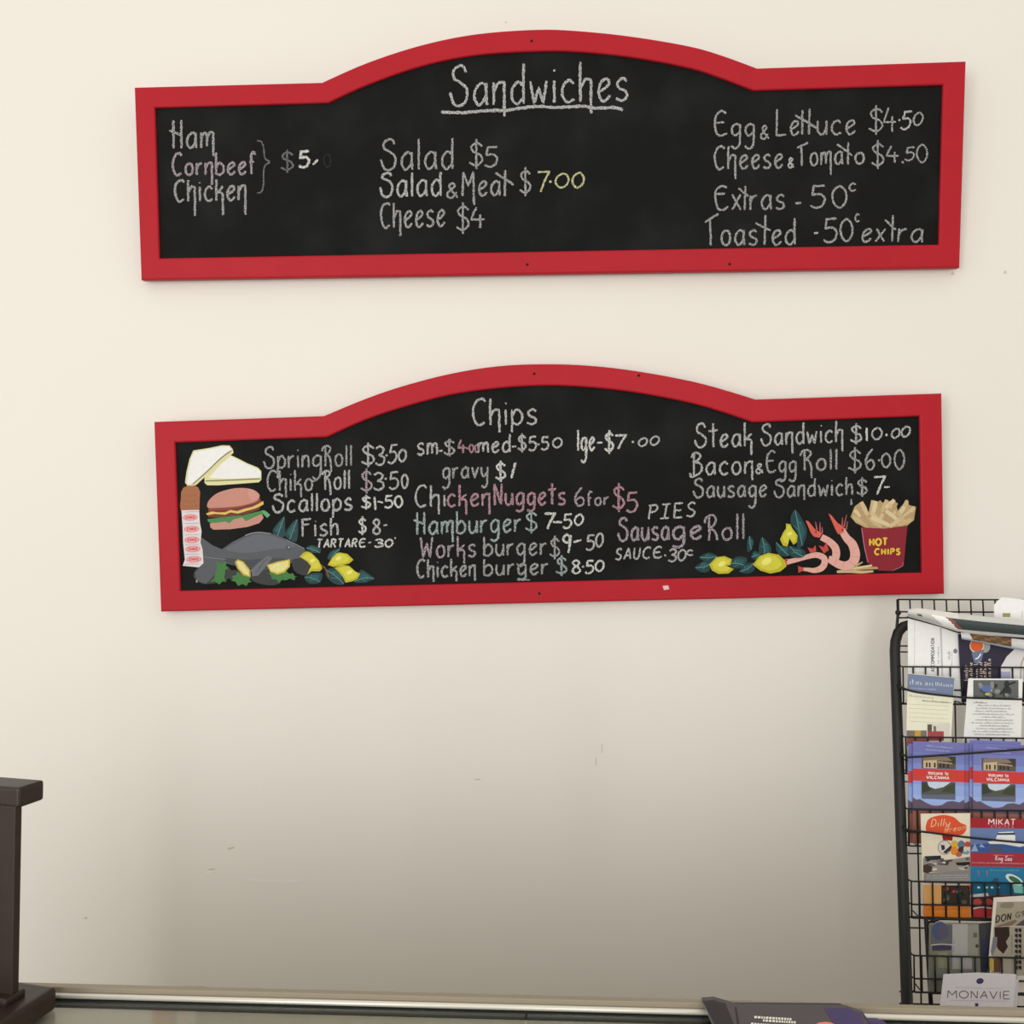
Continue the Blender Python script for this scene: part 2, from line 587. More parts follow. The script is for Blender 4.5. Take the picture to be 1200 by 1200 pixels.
TOP_O = dict(tl=(157, 102), bl=(165, 328), br=(1125, 313.5), tr=(1132.5, 71.3), nl=(377, 96.3), nr=(887.5, 79.5),
             arch=[(430, 73), (493, 52.5), (556.7, 39.5), (629.5, 34), (683, 36), (746.6, 43), (810, 54), (848, 65)])
TOP_I = dict(tl=(181, 126), bl=(186.5, 302.6), br=(1100.5, 286.5), tr=(1105.5, 99), nl=(384.5, 120.3), nr=(883, 105.8),
             arch=[(430, 99.5), (493, 77.5), (556.7, 64.5), (629.5, 59.8), (683, 60.8), (746.6, 67.8), (810, 80), (847, 92)])
LOW_O = dict(tl=(180, 494.3), bl=(188, 717), br=(1107, 696), tr=(1104, 460.8), nl=(379, 487.5), nr=(885.5, 468),
             arch=[(426, 468), (470, 452.8), (526.7, 438), (583, 429), (640, 426.5), (696.7, 428.8), (753, 435.8), (810, 446.5), (850, 457)])
LOW_I = dict(tl=(204.7, 518.7), bl=(211, 692.5), br=(1080.5, 671.2), tr=(1078, 487.8), nl=(383, 512.3), nr=(882, 494.8),
             arch=[(426, 493), (470, 478), (526.7, 463), (583, 455), (640, 451.8), (696.7, 454.3), (753, 461.3), (810, 472.5), (847, 483)])
top, top_pn, TS = build_board('menu_board', 'upper red framed blackboard headed Sandwiches, arched top, hung on cream wall',
                              board_matrix(-0.0448, 2.1821, 0.1159, 0.0028), TOP_O, TOP_I, [(623, 48), (618, 310), (855, 309.5)])
low, low_pn, LS = build_board('menu_board', 'lower red framed blackboard headed Chips with painted food in its corners',
                              board_matrix(-0.0392, 1.4158, 0.0642, 0.0265), LOW_O, LOW_I, [(626, 438), (748.5, 440), (632, 695.5)])
bm = bmesh.new()
patch(bm, LS, [(776.5, 686.5), (783, 686), (784.5, 690.5), (778, 691.5)], -0.0004)
face_front(bm)
link('paint_chip', bm, paint((225, 190, 185)), low)

CK = 1.08                                        # light on the boards
WHITE, GREY, DIM, FAINT = (212, 211, 211), (190, 189, 190), (134, 133, 134), (58, 58, 59)
BRIGHT, YEL, PINK, LILAC, BLUE = (240, 240, 236), (222, 222, 172), (202, 160, 174), (192, 178, 187), (184, 200, 200)
COFF = 0.0072


def line(parent, sh, label, words, off=COFF):
    """words: (text, x0, x1, base0, base1, xh, cap, desc, colour, width[, slant]) or ('~', points, colour, width)"""
    runs = []
    for wd in words:
        P = wd[1] if wd[0] == '~' else [(wd[1], 0), (wd[2], 0)]
        a, b = min(p[0] for p in P), max(p[0] for p in P)
        if runs and a - runs[-1][1] < 11:
            runs[-1][0].append(wd)
            runs[-1][1] = max(b, runs[-1][1])
        else:
            runs.append([[wd], b])
    for q, (group, _) in enumerate(runs):
        bm = bmesh.new()
        cols = []
        for wd in group:
            c = wd[2] if wd[0] == '~' else wd[8]
            if c not in cols:
                cols.append(c)
            mi = cols.index(c)
            if wd[0] == '~':
                P = wd[1]
                ribbon(bm, sh, resample(smooth_pts(P, 6), 1.6) if len(P) > 1 else P, wd[3] * 0.9, off, mi, 0.3)
            else:
                sl = wd[10] if len(wd) > 10 else 0.0
                write(bm, sh, wd[0], wd[1], wd[2], wd[3], wd[4], wd[5], wd[6], wd[7], wd[9] * 0.9, off, mi, 0.3, slant=sl)
        face_front(bm)
        o = link('chalk_lettering', bm, [chalk(c, CK) for c in cols], parent)
        o['label'] = label if len(runs) == 1 else (label + (', first word' if q == 0 else ', price' if q == len(runs) - 1 else ', middle'))


def num(s, x0, x1, top_, bot, c, w, slant=0.0, b1=None):
    h = bot - top_
    return (s, x0, x1, bot, bot if b1 is None else b1, h / 2, h, 3, c, w, slant)


T = top_pn
line(T, TS, 'underlined chalk heading', [
    ('San_dwich_es', 527, 735, 124.5, 117.5, 26, 47, 14, WHITE, 3.4),
    ('~', [(517, 131), (541, 132), (571, 129.5), (594, 129), (629, 124.6), (650, 126), (683, 124.6), (700, 126.8), (719, 126), (730, 128.5)], WHITE, 4.0)])
line(T, TS, 'chalk words Ham', [('Ham_', 201, 250.5, 174, 173, 18, 33, 10, GREY, 3)])
line(T, TS, 'chalk words Cornbeef', [('Corn_beef', 202, 299, 205.5, 204, 14, 26, 12, LILAC, 3)])
line(T, TS, 'chalk words Chicken', [('Ch_ick_en_', 204.5, 288, 236.5, 234.5, 17, 25, 17, GREY, 3)])
line(T, TS, 'chalk brace and price', [
    ('~', [(301, 165), (306, 165.8), (309, 173.5), (310.4, 185), (315.8, 189.8), (311, 193.4), (309, 200), (308.7, 216.5), (306, 225), (301, 226)], DIM, 2),
    num('$', 329, 344, 175, 202.5, DIM, 2.6), num('5', 350, 362.5, 177, 196, BRIGHT, 3.4),
    ('~', [(366.7, 193), (372.5, 187)], BRIGHT, 3), num('0', 379, 388, 180, 196, FAINT, 2.2)])
line(T, TS, 'chalk words Salad $5', [('Salad', 446, 531, 199.6, 197.8, 20.5, 36, 8, GREY, 2.8), num('$', 550, 566, 163, 198, GREY, 2.6), num('5', 568, 583, 172, 195.5, GREY, 2.6)])
line(T, TS, 'chalk words Salad & Meat $7.00', [('Salad', 445, 517, 231, 229.5, 19, 28, 8, WHITE, 3), num('&', 523, 536, 214.6, 232, GREY, 2.6),
     ('M_ea', 542, 586, 229.7, 229, 17, 28, 11, GREY, 2.8), ('~', [(592, 199.5), (591.5, 230)], GREY, 2.8), ('~', [(580.5, 202.5), (602, 216.5)], GREY, 3),
     num('$', 609, 622, 195.5, 230, GREY, 2.6), num('7', 629, 642.5, 201, 225, YEL, 2.6, 0.05), ('~', [(645, 213)], YEL, 2.8),
     num('0', 649.5, 665.5, 203, 220, YEL, 2.4, .15), num('0', 669.5, 683.5, 202, 220, YEL, 2.6, .12)])
line(T, TS, 'chalk words Cheese $4', [('Ch_eese', 446, 521, 267.3, 265, 19, 29, 10, GREY, 2.8), num('$', 534.6, 550, 237, 274, GREY, 2.6), num('4', 552, 568, 243, 267, GREY, 2.8)])
line(T, TS, 'chalk words Egg & Lettuce $4.50', [('Egg', 837, 884, 158.6, 159.5, 14, 29, 15, GREY, 2.6), num('&', 891, 900.5, 147, 163, GREY, 2.2),
     ('Le', 909, 936, 159, 158.2, 16.5, 31, 8, GREY, 2.6), ('~', [(940.3, 129), (940, 157.6)], GREY, 2.6), ('~', [(948.8, 127.5), (947.8, 157.5)], GREY, 2.6),
     ('~', [(932, 135), (958, 150.4)], GREY, 2.8), ('uce', 958, 1002, 158, 157.3, 16.5, 30, 8, GREY, 2.6),
     num('$', 1018, 1035, 123, 158, GREY, 2.4), num('4', 1036, 1050, 126, 155, GREY, 2.2), ('~', [(1054, 140.6)], WHITE, 2.4),
     num('5', 1055, 1066, 130.5, 151.5, WHITE, 2.6, .15), num('0', 1069, 1080, 131.5, 147, GREY, 2.4, .2)])
line(T, TS, 'chalk words Cheese & Tomato $4.50', [('Ch_eese', 837, 917, 198.6, 196.6, 16, 27, 12, GREY, 2.7), num('&', 923.5, 930, 185, 196.5, WHITE, 2.4),
     ('Tom_a', 935, 987.5, 194.5, 192.5, 15, 27, 12, GREY, 2.6), ('~', [(994, 167), (993.6, 193)], GREY, 2.6), ('~', [(981, 169), (998.5, 182)], GREY, 2.6),
     ('o', 1002, 1012.5, 192, 191.5, 13, 20, 5, GREY, 2.8), num('$', 1021, 1036, 164, 198, GREY, 2.4), num('4', 1039, 1053, 171, 191, GREY, 2.4),
     ('~', [(1058, 190)], GREY, 2.6), num('5', 1060, 1071, 172.5, 188, GREY, 2.2, .08), num('0', 1074, 1087, 169, 190.5, GREY, 2.2)])
line(T, TS, 'chalk words Extras - 50c', [('Ex', 837.5, 868, 246, 245.8, 18, 28, 8, GREY, 2.6), ('~', [(873.5, 218), (872.5, 246)], GREY, 2.6),
     ('~', [(865.5, 220.5), (877, 230)], GREY, 2.6), ('ras', 879, 919, 246, 245, 17, 28, 8, GREY, 2.6), ('~', [(932, 238.2), (939, 237.8)], GREY, 2.6),
     num('50', 949.5, 992.5, 217.5, 243.5, GREY, 2.6), ('c', 995, 1003, 224, 223.6, 9, 12, 3, GREY, 2.4)])
line(T, TS, 'chalk words Toasted - 50c extra', [('Toas', 827, 887, 287.6, 287, 17.5, 37, 8, GREY, 2.7), ('~', [(897, 252), (896, 287)], GREY, 2.7), ('~', [(885.5, 261.5), (903, 270)], GREY, 2.7),
     ('ed', 904.5, 932, 287, 286.5, 17, 31, 8, GREY, 2.7), ('~', [(954, 273), (959, 272.8)], WHITE, 2.8), num('5', 965, 981, 256, 284, GREY, 2.7), num('0', 984.5, 999.5, 256, 283, GREY, 2.7),
     ('c', 1002, 1007, 260, 259.5, 9, 12, 3, GREY, 2.2), ('ex', 1009, 1036, 283.4, 283, 15, 30, 6, GREY, 2.6, .12), ('~', [(1046.5, 252), (1045.5, 283)], GREY, 2.6),
     ('~', [(1037, 257.5), (1050, 269.5)], GREY, 2.6), ('ra', 1052, 1081, 283.4, 284, 15.5, 30, 6, GREY, 2.6, .08)])

B = low_pn
line(B, LS, 'chalk words Spring Roll $3.50', [('Sprin', 309, 362, 549, 547.5, 14, 25, 12, GREY, 2.6), ('g', 366, 376.5, 547, 546.5, 13, 20, 15, GREY, 2.6),
     ('R_oll', 379, 412, 546.6, 545.6, 14, 24, 7, GREY, 2.4), num('$', 423.5, 439, 518.5, 547.5, WHITE, 2.6), num('3', 440, 450, 523, 545, WHITE, 2.6), ('~', [(453, 533.5)], WHITE, 2.6),
     num('5', 454.5, 464, 521, 543, WHITE, 2.6, .1), num('0', 466.5, 475.5, 526.5, 541, WHITE, 2.6, .08)])
line(B, LS, 'chalk words for the second roll $3.50', [('Ch_ik_o', 313, 366, 575.6, 574.4, 13.5, 24, 8, GREY, 2.6), ('~', [(365, 565), (371, 562), (375, 557), (376.5, 551)], GREY, 2.2),
     ('R_oll', 379, 409.5, 574, 572.6, 14, 22, 7, WHITE, 2.6), num('$', 422.7, 436, 549, 578.5, LILAC, 2.6), num('3', 437.5, 449, 554, 574, WHITE, 2.6), ('~', [(452, 561)], WHITE, 2.6),
     num('5', 456, 467, 553, 573, WHITE, 2.6), num('0', 470.5, 478, 555.7, 572, WHITE, 2.6)])
line(B, LS, 'chalk words Scallops $1-50', [('Scallops', 319, 412, 600.6, 597.6, 13.5, 21, 8.5, WHITE, 2.9), num('$', 423.5, 434.5, 580, 597, BRIGHT, 2.7), ('~', [(439, 582), (440, 597.6)], BRIGHT, 3),
     ('~', [(442.5, 587.8), (449, 588.8)], BRIGHT, 2.6), num('5', 450.6, 460, 581, 595, BRIGHT, 2.6), num('0', 462.5, 471.5, 581, 594.5, BRIGHT, 2.6)])
line(B, LS, 'chalk words Fish $8-', [('Fish', 354, 396, 629, 627, 13.5, 20.5, 6, WHITE, 2.7), num('$', 420, 429, 605, 627, BRIGHT, 2.4), num('8', 436.5, 445.5, 608.7, 626, WHITE, 2.6),
     ('~', [(449.6, 616), (453.6, 614.8)], WHITE, 2.4)])
line(B, LS, 'small chalk capitals Tartare - 30', [('T=AR=T=AR=E', 371, 428, 642, 641, 5, 9.8, 3, BRIGHT, 2.2, .1), ('~', [(431.8, 636), (435, 635.6)], BRIGHT, 2),
     num('3', 438.6, 448, 632, 641, BRIGHT, 2.2, .1), num('0', 450.5, 459.5, 632, 641, BRIGHT, 2.2, .2), ('~', [(463, 630.6)], BRIGHT, 1.8)])
line(B, LS, 'chalk heading Chips', [('Ch_ip_s'.replace('p_', 'p'), 553.6, 628.5, 498.4, 497, 17.5, 31, 9, WHITE, 2.9)])
line(B, LS, 'chalk prices of small, medium and large', [
    ('sm', 489, 512.5, 533, 532.5, 13.5, 20, 6, WHITE, 2.6), ('~', [(514.5, 528.4), (519, 528)], WHITE, 2.4), num('$', 520, 533, 514, 535, GREY, 2.6),
    num('4', 537, 545.5, 515.5, 531, PINK, 2.4), ('~', [(547.3, 525.5)], PINK, 2.2), num('0', 550, 555, 520.7, 530, PINK, 2.2), num('0', 556.5, 561, 521, 530, PINK, 2),
    ('med', 560.5, 598, 530.6, 529.6, 12, 21, 6, WHITE, 2.7), ('~', [(600, 523.6), (605, 523)], WHITE, 2.4), num('$', 606.6, 616.6, 508, 530, WHITE, 2.6),
    num('5', 619.5, 628.5, 511.7, 528, WHITE, 2.6), ('~', [(631, 520.7)], WHITE, 2.4), num('5', 634, 643, 512, 527, WHITE, 2.6), num('0', 647, 658, 513, 524.6, WHITE, 2.4, .12),
    ('lge', 677, 696.5, 528, 527.5, 15, 24, 14, BRIGHT, 2.8), ('~', [(699.6, 519), (706, 518.6)], BRIGHT, 2.4), num('$', 708.6, 719, 504, 532, BRIGHT, 3),
    num('7', 720, 733, 510, 526, BRIGHT, 2.8, .05), ('~', [(741.7, 518)], WHITE, 2.6), num('0', 747, 757, 513, 523, WHITE, 2.3, .3), num('0', 760.5, 771, 511, 521.5, WHITE, 2.3, .3)])
line(B, LS, 'chalk words gravy $1', [('gravy', 518.7, 571.5, 561, 559.5, 12.5, 22, 11.5, GREY, 2.6), num('$', 580.7, 592.4, 540, 564.6, BRIGHT, 2.8), ('~', [(604, 542), (599.3, 560.7)], BRIGHT, 3)])
line(B, LS, 'chalk words Chicken Nuggets 6 for $5', [('Ch_i', 486.5, 522, 594, 593.5, 13.5, 25, 9, WHITE, 2.6), ('ck_en_', 524, 574, 593.5, 592.6, 14, 25, 10, PINK, 2.8),
     ('Nugget+s', 579, 662, 592, 591.3, 14, 25, 7.5, PINK, 3), num('6', 673, 684.5, 571, 592.6, LILAC, 2.6), ('for', 688, 713, 593, 591.3, 9, 17, 4, LILAC, 2.4),
     num('$', 718, 732, 566, 600, PINK, 2.9), num('5', 734, 747, 577, 600, PINK, 2.9)])
line(B, LS, 'chalk words Hamburger $7-50', [('Ham_burger', 487, 610, 626.5, 623, 14.5, 26, 10, BLUE, 2.8), num('$', 615.5, 629.5, 597.5, 625, BLUE, 2.5), num('7', 637.5, 650, 601.5, 620, BRIGHT, 3, .04),
     ('~', [(648, 612), (658.5, 612)], BRIGHT, 3), num('5', 659.5, 669.5, 602.5, 619, BRIGHT, 2.6, .05), num('0', 672.5, 682.5, 602.5, 615.5, BRIGHT, 2.5, .15)])
line(B, LS, 'chalk words Works burger $9-50', [('Work_s', 493, 557, 653.8, 652, 14, 24, 8, LILAC, 2.7), ('burger', 567, 640, 651.3, 650, 13.5, 22, 13, GREY, 2.6),
     num('$', 644, 656, 627.7, 655.5, GREY, 2.4), num('9', 659, 669, 626.5, 648, BRIGHT, 2.9), ('~', [(672, 635.5), (681.5, 632.6)], BRIGHT, 2.4),
     num('5', 686.5, 696, 627, 644.6, WHITE, 2.5, .06), num('0', 697.5, 706, 624.5, 641, WHITE, 2.5, .1)])
line(B, LS, 'chalk words Chicken burger $8.50', [('Ch_ick_en_', 488.5, 557, 677, 675, 12.5, 21, 5.5, GREY, 2.7), ('burger', 567, 641.7, 674.3, 673, 12.5, 19, 5.5, GREY, 2.6),
     ('~', [(606, 679.6), (621, 679.6)], GREY, 2), num('$', 651.5, 664.5, 650.6, 675, BLUE, 2.6), num('8', 670, 680, 656.6, 672, BRIGHT, 2.6), ('~', [(683.3, 664)], BRIGHT, 2.4),
     num('5', 685.5, 695, 657, 672, BRIGHT, 2.5, .08), num('0', 697, 707, 656.6, 669.5, BRIGHT, 2.5, .12)])
line(B, LS, 'chalk words Steak Sandwich $10.00', [('St+eak_', 814, 881, 524.6, 522.8, 14.5, 28, 10.5, WHITE, 2.7), ('San_dwich_', 891.6, 987.5, 522.4, 517.8, 14, 25, 11, WHITE, 2.6),
     num('$', 996.5, 1010, 496, 521, WHITE, 2.6), ('~', [(1015.7, 501), (1015.7, 516.7)], BRIGHT, 2.8), num('0', 1021, 1033, 501, 515, WHITE, 2.4, .1), ('~', [(1039, 509.7)], BRIGHT, 2.6),
     num('0', 1043.6, 1053, 502, 513.5, WHITE, 2.4, .25), num('0', 1055, 1065, 499.5, 512, WHITE, 2.4, .25)])
line(B, LS, 'chalk words Bacon & Egg Roll $6.00', [('Bacon_', 810, 882, 557, 555.2, 14.5, 26, 7.5, WHITE, 2.7), num('&', 885.5, 894, 543.6, 554.7, WHITE, 2.4), ('Egg', 898, 933, 553.4, 553, 12.5, 25, 11, GREY, 2.6),
     ('R_oll', 940, 981, 551.5, 550, 13, 24, 9.5, GREY, 2.6), num('$', 994, 1009.5, 524, 554.7, GREY, 2.5), num('6', 1013.5, 1024.6, 526, 550, GREY, 2.6), ('~', [(1030, 539.5)], GREY, 2.6),
     num('0', 1033, 1043.6, 531, 548, GREY, 2.5), num('0', 1048, 1060, 526.5, 550, GREY, 2.5)])
line(B, LS, 'chalk words Sausage Sandwich $7-', [('Sausage', 812.4, 898, 583.2, 581.8, 13, 22, 13, GREY, 2.7), ('San_dwich', 907, 999, 583, 580, 13, 21, 4, GREY, 2.6),
     ('~', [(997.7, 585), (997.5, 592)], GREY, 2.6), num('$', 1004, 1016.5, 559.4, 582, GREY, 2.5), num('7', 1023.6, 1036.5, 558.5, 579.5, BRIGHT, 2.8, .04), ('~', [(1036, 571), (1042.6, 570.6)], BRIGHT, 2.5)])
line(B, LS, 'chalk capitals Pies', [('PIE=S=', 760, 814, 608.6, 605, 8, 16.5, 3, WHITE, 2.4, .08)])
line(B, LS, 'pinkish chalk words Sausage Roll', [('Sausa', 724, 784, 634, 632.8, 15.5, 27, 8, LILAC, 3), ('ge', 788, 822, 632.6, 631.4, 15, 27, 9, LILAC, 3.4), ('Roll', 828, 872, 633.6, 631.6, 14, 30, 4, LILAC, 2.8)])
line(B, LS, 'small chalk capitals Sauce 30c', [('S=AUCE', 721, 775, 656, 653.4, 6, 13, 3, WHITE, 2.3, .1), ('~', [(779.5, 651)], WHITE, 2.4), num('3', 783, 791.5, 643.5, 658, WHITE, 2.3, .1),
     num('0', 793.5, 803, 644, 657, WHITE, 2.3, .15), ('c', 804.5, 812, 651, 650.6, 6, 9, 2, WHITE, 2.2)])


# ------------------------------------------------------------ food painted on the lower board
class Art:
    """flat painted picture; each layer lies a hair above the last"""
    def __init__(self, sh, x0=0, y0=0, s=1.0, base=0.0076, step=0.00007, k=None):
        self.sh, self.x0, self.y0, self.s = sh, x0, y0, s
        self.off, self.step = base, step
        self.bm = bmesh.new()
        self.cols = []
        self.k = CK if k is None else k

    def m(self, c):
        c = tuple(c)
        if c not in self.cols:
            self.cols.append(c)
        return self.cols.index(c)

    def p(self, pts):
        return [(self.x0 + x / self.s, self.y0 + y / self.s) for x, y in pts]

    def poly(self, c, pts, soft=False):
        self.off -= self.step
        patch(self.bm, self.sh, self.p(pts), self.off, self.m(c), soft)
        return self

    def oval(self, c, cx, cy, rx, ry, rot=0.0):
        return self.poly(c, ellipse(cx, cy, rx, ry, 16, rot))

    def stroke(self, c, pts, w, taper=False, soft=True):
        self.off -= self.step
        P = self.p(pts)
        if soft and len(P) > 2:
            P = smooth_pts(P, 5)
        if isinstance(w, (list, tuple)):
            n = len(P)
            m = len(w)
            ww = []
            for i in range(n):
                f = i / (n - 1) * (m - 1)
                a = min(int(f), m - 2)
                ww.append((w[a] + (w[a + 1] - w[a]) * (f - a)) / self.s)
        else:
            ww = w / self.s
        ribbon(self.bm, self.sh, P, ww, self.off, self.m(c), 0.0)
        return self

    def rect(self, c, x0, y0, x1, y1):
        return self.poly(c, [(x0, y0), (x1, y0), (x1, y1), (x0, y1)])

    def text(self, c, s, x0, x1, b0, b1, h, w, gap=.3, slant=0.0, xh=None):
        self.off -= self.step
        S = self.s
        write(self.bm, self.sh, s, self.x0 + x0 / S, self.x0 + x1 / S, self.y0 + b0 / S, self.y0 + b1 / S, (xh or h / 2) / S, h / S, h / 2 / S, w / S, self.off, self.m(c), 0.0, gap, slant)
        return self

    def text_up(self, c, s, x, y, length, h, w):
        """lettering that reads from bottom to top, starting at (x, y)"""
        self.off -= self.step
        real, S = self.sh, self.s
        cx, cy = self.x0 + x / S, self.y0 + y / S

        class Turn:
            @staticmethod
            def loc(px, py, off):
                return real.loc(cx + (py - cy), cy - (px - cx), off)
        write(self.bm, Turn, s, cx, cx + length / S, cy, cy, h / 2 / S, h / S, h / 2 / S, w / S, self.off, self.m(c), 0.0)
        return self

    def scrawl(self, c, x0, x1, y0, y1, h, w, vertical=False):
        """print too small to read"""
        self.off -= self.step
        rr = random.Random(int(x0 * 31 + y0 * 17 + x1))
        L = x1 - x0
        x = 0.0
        m = self.m(c)
        while x < L:
            wl = h * rr.uniform(1.2, 4.0)
            xe = min(L, x + wl)
            q = x
            while q < xe:
                hh = h * (1.0 if rr.random() < .3 else .62)
                yb = (y1 - y0) * q / max(L, 1e-6)
                w2 = rr.uniform(-.2, .3) * h
                P = [(q, yb + h / 2), (q + w2, yb + h / 2 - hh)]
                if rr.random() < .5:
                    P.append((q + w2 + h * .35, yb + h / 2 - hh * rr.uniform(.3, 1)))
                if vertical:
                    P = [(x0 + b_, y0 - a_) for a_, b_ in P]
                else:
                    P = [(x0 + a_, y0 + b_) for a_, b_ in P]
                ribbon(self.bm, self.sh, self.p(P), w * .62 / self.s, self.off, m)
                q += h * rr.uniform(.42, .62)
            x = xe + h * .45
        return self

    def done(self, name, parent, label=None):
        face_front(self.bm)
        o = link(name, self.bm, [paint(c, self.k, rough=0.5, spec=0.25, noise=0.06, nscale=90) for c in self.cols], parent)
        if label:
            o['label'] = label
        return o


# sandwiches
a = Art(LS, 200, 510, 10)
a.poly((225, 220, 165), [(395, 480), (560, 330), (700, 232), (800, 278), (900, 330), (1020, 378), (1062, 420), (1063, 520), (1035, 552), (900, 562), (560, 587), (430, 587), (398, 560)])
a.poly((240, 240, 238), [(450, 500), (580, 350), (700, 246), (890, 340), (1015, 393), (1054, 430), (1052, 497), (700, 512)])
a.stroke((120, 125, 80), [(405, 537), (700, 526), (1056, 510)], 14)
a.poly((225, 218, 170), [(265, 178), (450, 150), (600, 118), (690, 120), (725, 160), (737, 205), (700, 237), (560, 332), (430, 462), (300, 582), (250, 592), (195, 590), (168, 555), (185, 430), (220, 280)])
a.poly((242, 242, 240), [(278, 195), (600, 136), (680, 134), (712, 165), (590, 258), (430, 412), (255, 568), (205, 580), (190, 550), (205, 430), (240, 270)])
a.stroke((125, 130, 85), [(712, 182), (590, 268), (430, 422), (258, 575)], 14)
a.done('painted_sandwich', B, 'two painted white triangle sandwiches')
# wrapped roll
a = Art(LS, 200, 510, 10)
a.poly((166, 106, 68), [(122, 665), (150, 615), (200, 590), (280, 588), (325, 615), (346, 665), (340, 770), (338, 885), (118, 885), (110, 820), (120, 730)])
for y in (700, 770, 830):
    a.stroke((150, 92, 58), [(150, y), (230, y + 12), (310, y - 8)], 7)
a.x0, a.y0, a.s = 205, 560, 5
a.poly((226, 218, 220), [(38, 190), (142, 188), (146, 260), (156, 312), (150, 380), (162, 420), (167, 500), (140, 524), (45, 515), (58, 480), (48, 380), (45, 290)])
for cx, cy in ((90, 232), (97, 300), (100, 363), (105, 417), (110, 477)):
    a.oval((222, 120, 126), cx, cy, 44, 19, -0.05)
    a.oval((236, 178, 180), cx, cy, 39, 15, -0.05)
    a.text((205, 52, 62), 'CH=I=KO', cx - 26, cx + 26, cy + 8, cy + 6, 15, 4.5)
for cy in (198, 266, 332, 390, 447, 505):
    a.stroke((178, 160, 165), [(60, cy + 2), (95, cy), (140, cy)], 2.5)
a.done('painted_roll', B, 'painted brown roll in its white and red paper')
# hamburger
a = Art(LS, 200, 510, 10)
a.poly((198, 142, 128), [(460, 1030), (640, 1000), (740, 985), (840, 960), (980, 945), (1070, 920), (1088, 970), (1040, 1030), (900, 1075), (700, 1102), (500, 1107), (465, 1080)])
a.poly((70, 135, 72), [(428, 985), (560, 968), (700, 950), (850, 938), (1000, 900), (1090, 878), (1130, 900), (1168, 935), (1130, 970), (1080, 922), (980, 960), (880, 1010), (840, 962), (740, 985), (690, 1032), (640, 1012), (510, 1030), (440, 1018)])
a.poly((95, 165, 120), [(1065, 885), (1095, 880), (1130, 900), (1165, 935), (1130, 968), (1090, 925)])
a.poly((112, 48, 36), [(443, 850), (640, 838), (800, 812), (950, 780), (1045, 735), (1072, 790), (1040, 872), (900, 922), (700, 952), (560, 966), (440, 962), (438, 900)])
a.poly((150, 62, 50), [(445, 850), (640, 838), (800, 812), (950, 780), (1040, 740), (1040, 780), (900, 825), (700, 870), (450, 885)])
a.poly((226, 190, 96), [(415, 918), (480, 893), (560, 905), (640, 903), (700, 876), (780, 890), (860, 862), (960, 838), (1040, 798), (1086, 772), (1088, 812), (1000, 855), (880, 890), (790, 918), (700, 904), (640, 932), (520, 922), (430, 937)])
a.poly((200, 140, 124), [(428, 812), (460, 750), (550, 678), (700, 630), (850, 618), (970, 640), (1036, 690), (1036, 735), (990, 780), (850, 822), (700, 842), (520, 852), (440, 850)], soft=True)
a.poly((208, 150, 138), [(900, 640), (970, 650), (1025, 695), (1022, 735), (980, 765), (940, 770)], soft=True)
a.done('painted_hamburger', B, 'painted hamburger with cheese and lettuce')
TEAL, TEAL2, VEIN = (22, 62, 66), (34, 88, 88), (88, 140, 138)


def leaf(a, pts, tip=0, base=None):
    a.poly(TEAL, pts, soft=True)
    p, q = pts[tip], pts[(tip + len(pts) // 2) % len(pts)]
    cx = sum(v[0] for v in pts) / len(pts)
    cy = sum(v[1] for v in pts) / len(pts)
    half = [((v[0] - cx) * .72 + cx, (v[1] - cy) * .72 + cy) for v in pts]
    a.poly(TEAL2, half[tip:tip + len(pts) // 2 + 1] if len(half[tip:tip + len(pts) // 2 + 1]) > 2 else half, soft=False)
    a.stroke(VEIN, [p, (cx, cy), q], 4, soft=True)
    for f in (.35, .6):
        mx, my = p[0] + (q[0] - p[0]) * f, p[1] + (q[1] - p[1]) * f
        e = pts[(tip + 1) % len(pts)] if f < .5 else pts[tip - 1]
        a.stroke(VEIN, [(mx, my), (mx + (e[0] - mx) * .6, my + (e[1] - my) * .6)], 2.5)


def lemon(a, pts, hx, hy, r):
    a.poly((190, 182, 36), pts)
    cx = sum(v[0] for v in pts) / len(pts)
    cy = sum(v[1] for v in pts) / len(pts)
    a.poly((212, 206, 62), [((v[0] - cx) * .78 + cx + hx * .3, (v[1] - cy) * .78 + cy + hy * .3) for v in pts])
    a.oval((238, 232, 120), cx + hx, cy + hy, r, r * .6, -0.5)


# leaves and lemons by the fish
a = Art(LS, 205, 560, 5)
leaf(a, [(640, 228), (605, 262), (572, 312), (600, 345), (642, 342), (645, 270)])
leaf(a, [(716, 243), (680, 272), (645, 330), (672, 362), (712, 372), (722, 300)])
leaf(a, [(770, 410), (800, 394), (852, 412), (850, 438), (810, 440), (785, 430)])
leaf(a, [(966, 414), (915, 430), (893, 470), (915, 480), (950, 460), (960, 440)])
leaf(a, [(760, 580), (800, 558), (862, 560), (852, 610), (800, 622), (770, 605)])
leaf(a, [(890, 540), (950, 528), (992, 570), (990, 622), (940, 622), (890, 582)])
leaf(a, [(1168, 590), (1130, 558), (1088, 540), (1052, 608), (1110, 614), (1140, 605)])
a.stroke((120, 70, 60), [(846, 506), (880, 530), (902, 582)], 9)
a.poly((52, 50, 50), [(690, 480), (760, 478), (802, 540), (760, 572), (700, 545)], soft=True)
lemon(a, [(730, 462), (752, 440), (772, 430), (800, 440), (842, 482), (864, 530), (850, 547), (800, 547), (774, 566), (800, 522), (775, 490)], 10, -12, 16)
lemon(a, [(895, 510), (920, 470), (945, 444), (965, 437), (1010, 445), (1046, 480), (1020, 502), (980, 512), (930, 522)], -10, -8, 18)
lemon(a, [(935, 527), (980, 510), (1020, 515), (1060, 550), (1086, 562), (1070, 592), (1040, 606), (1000, 614), (985, 582), (960, 552)], 10, -8, 18)
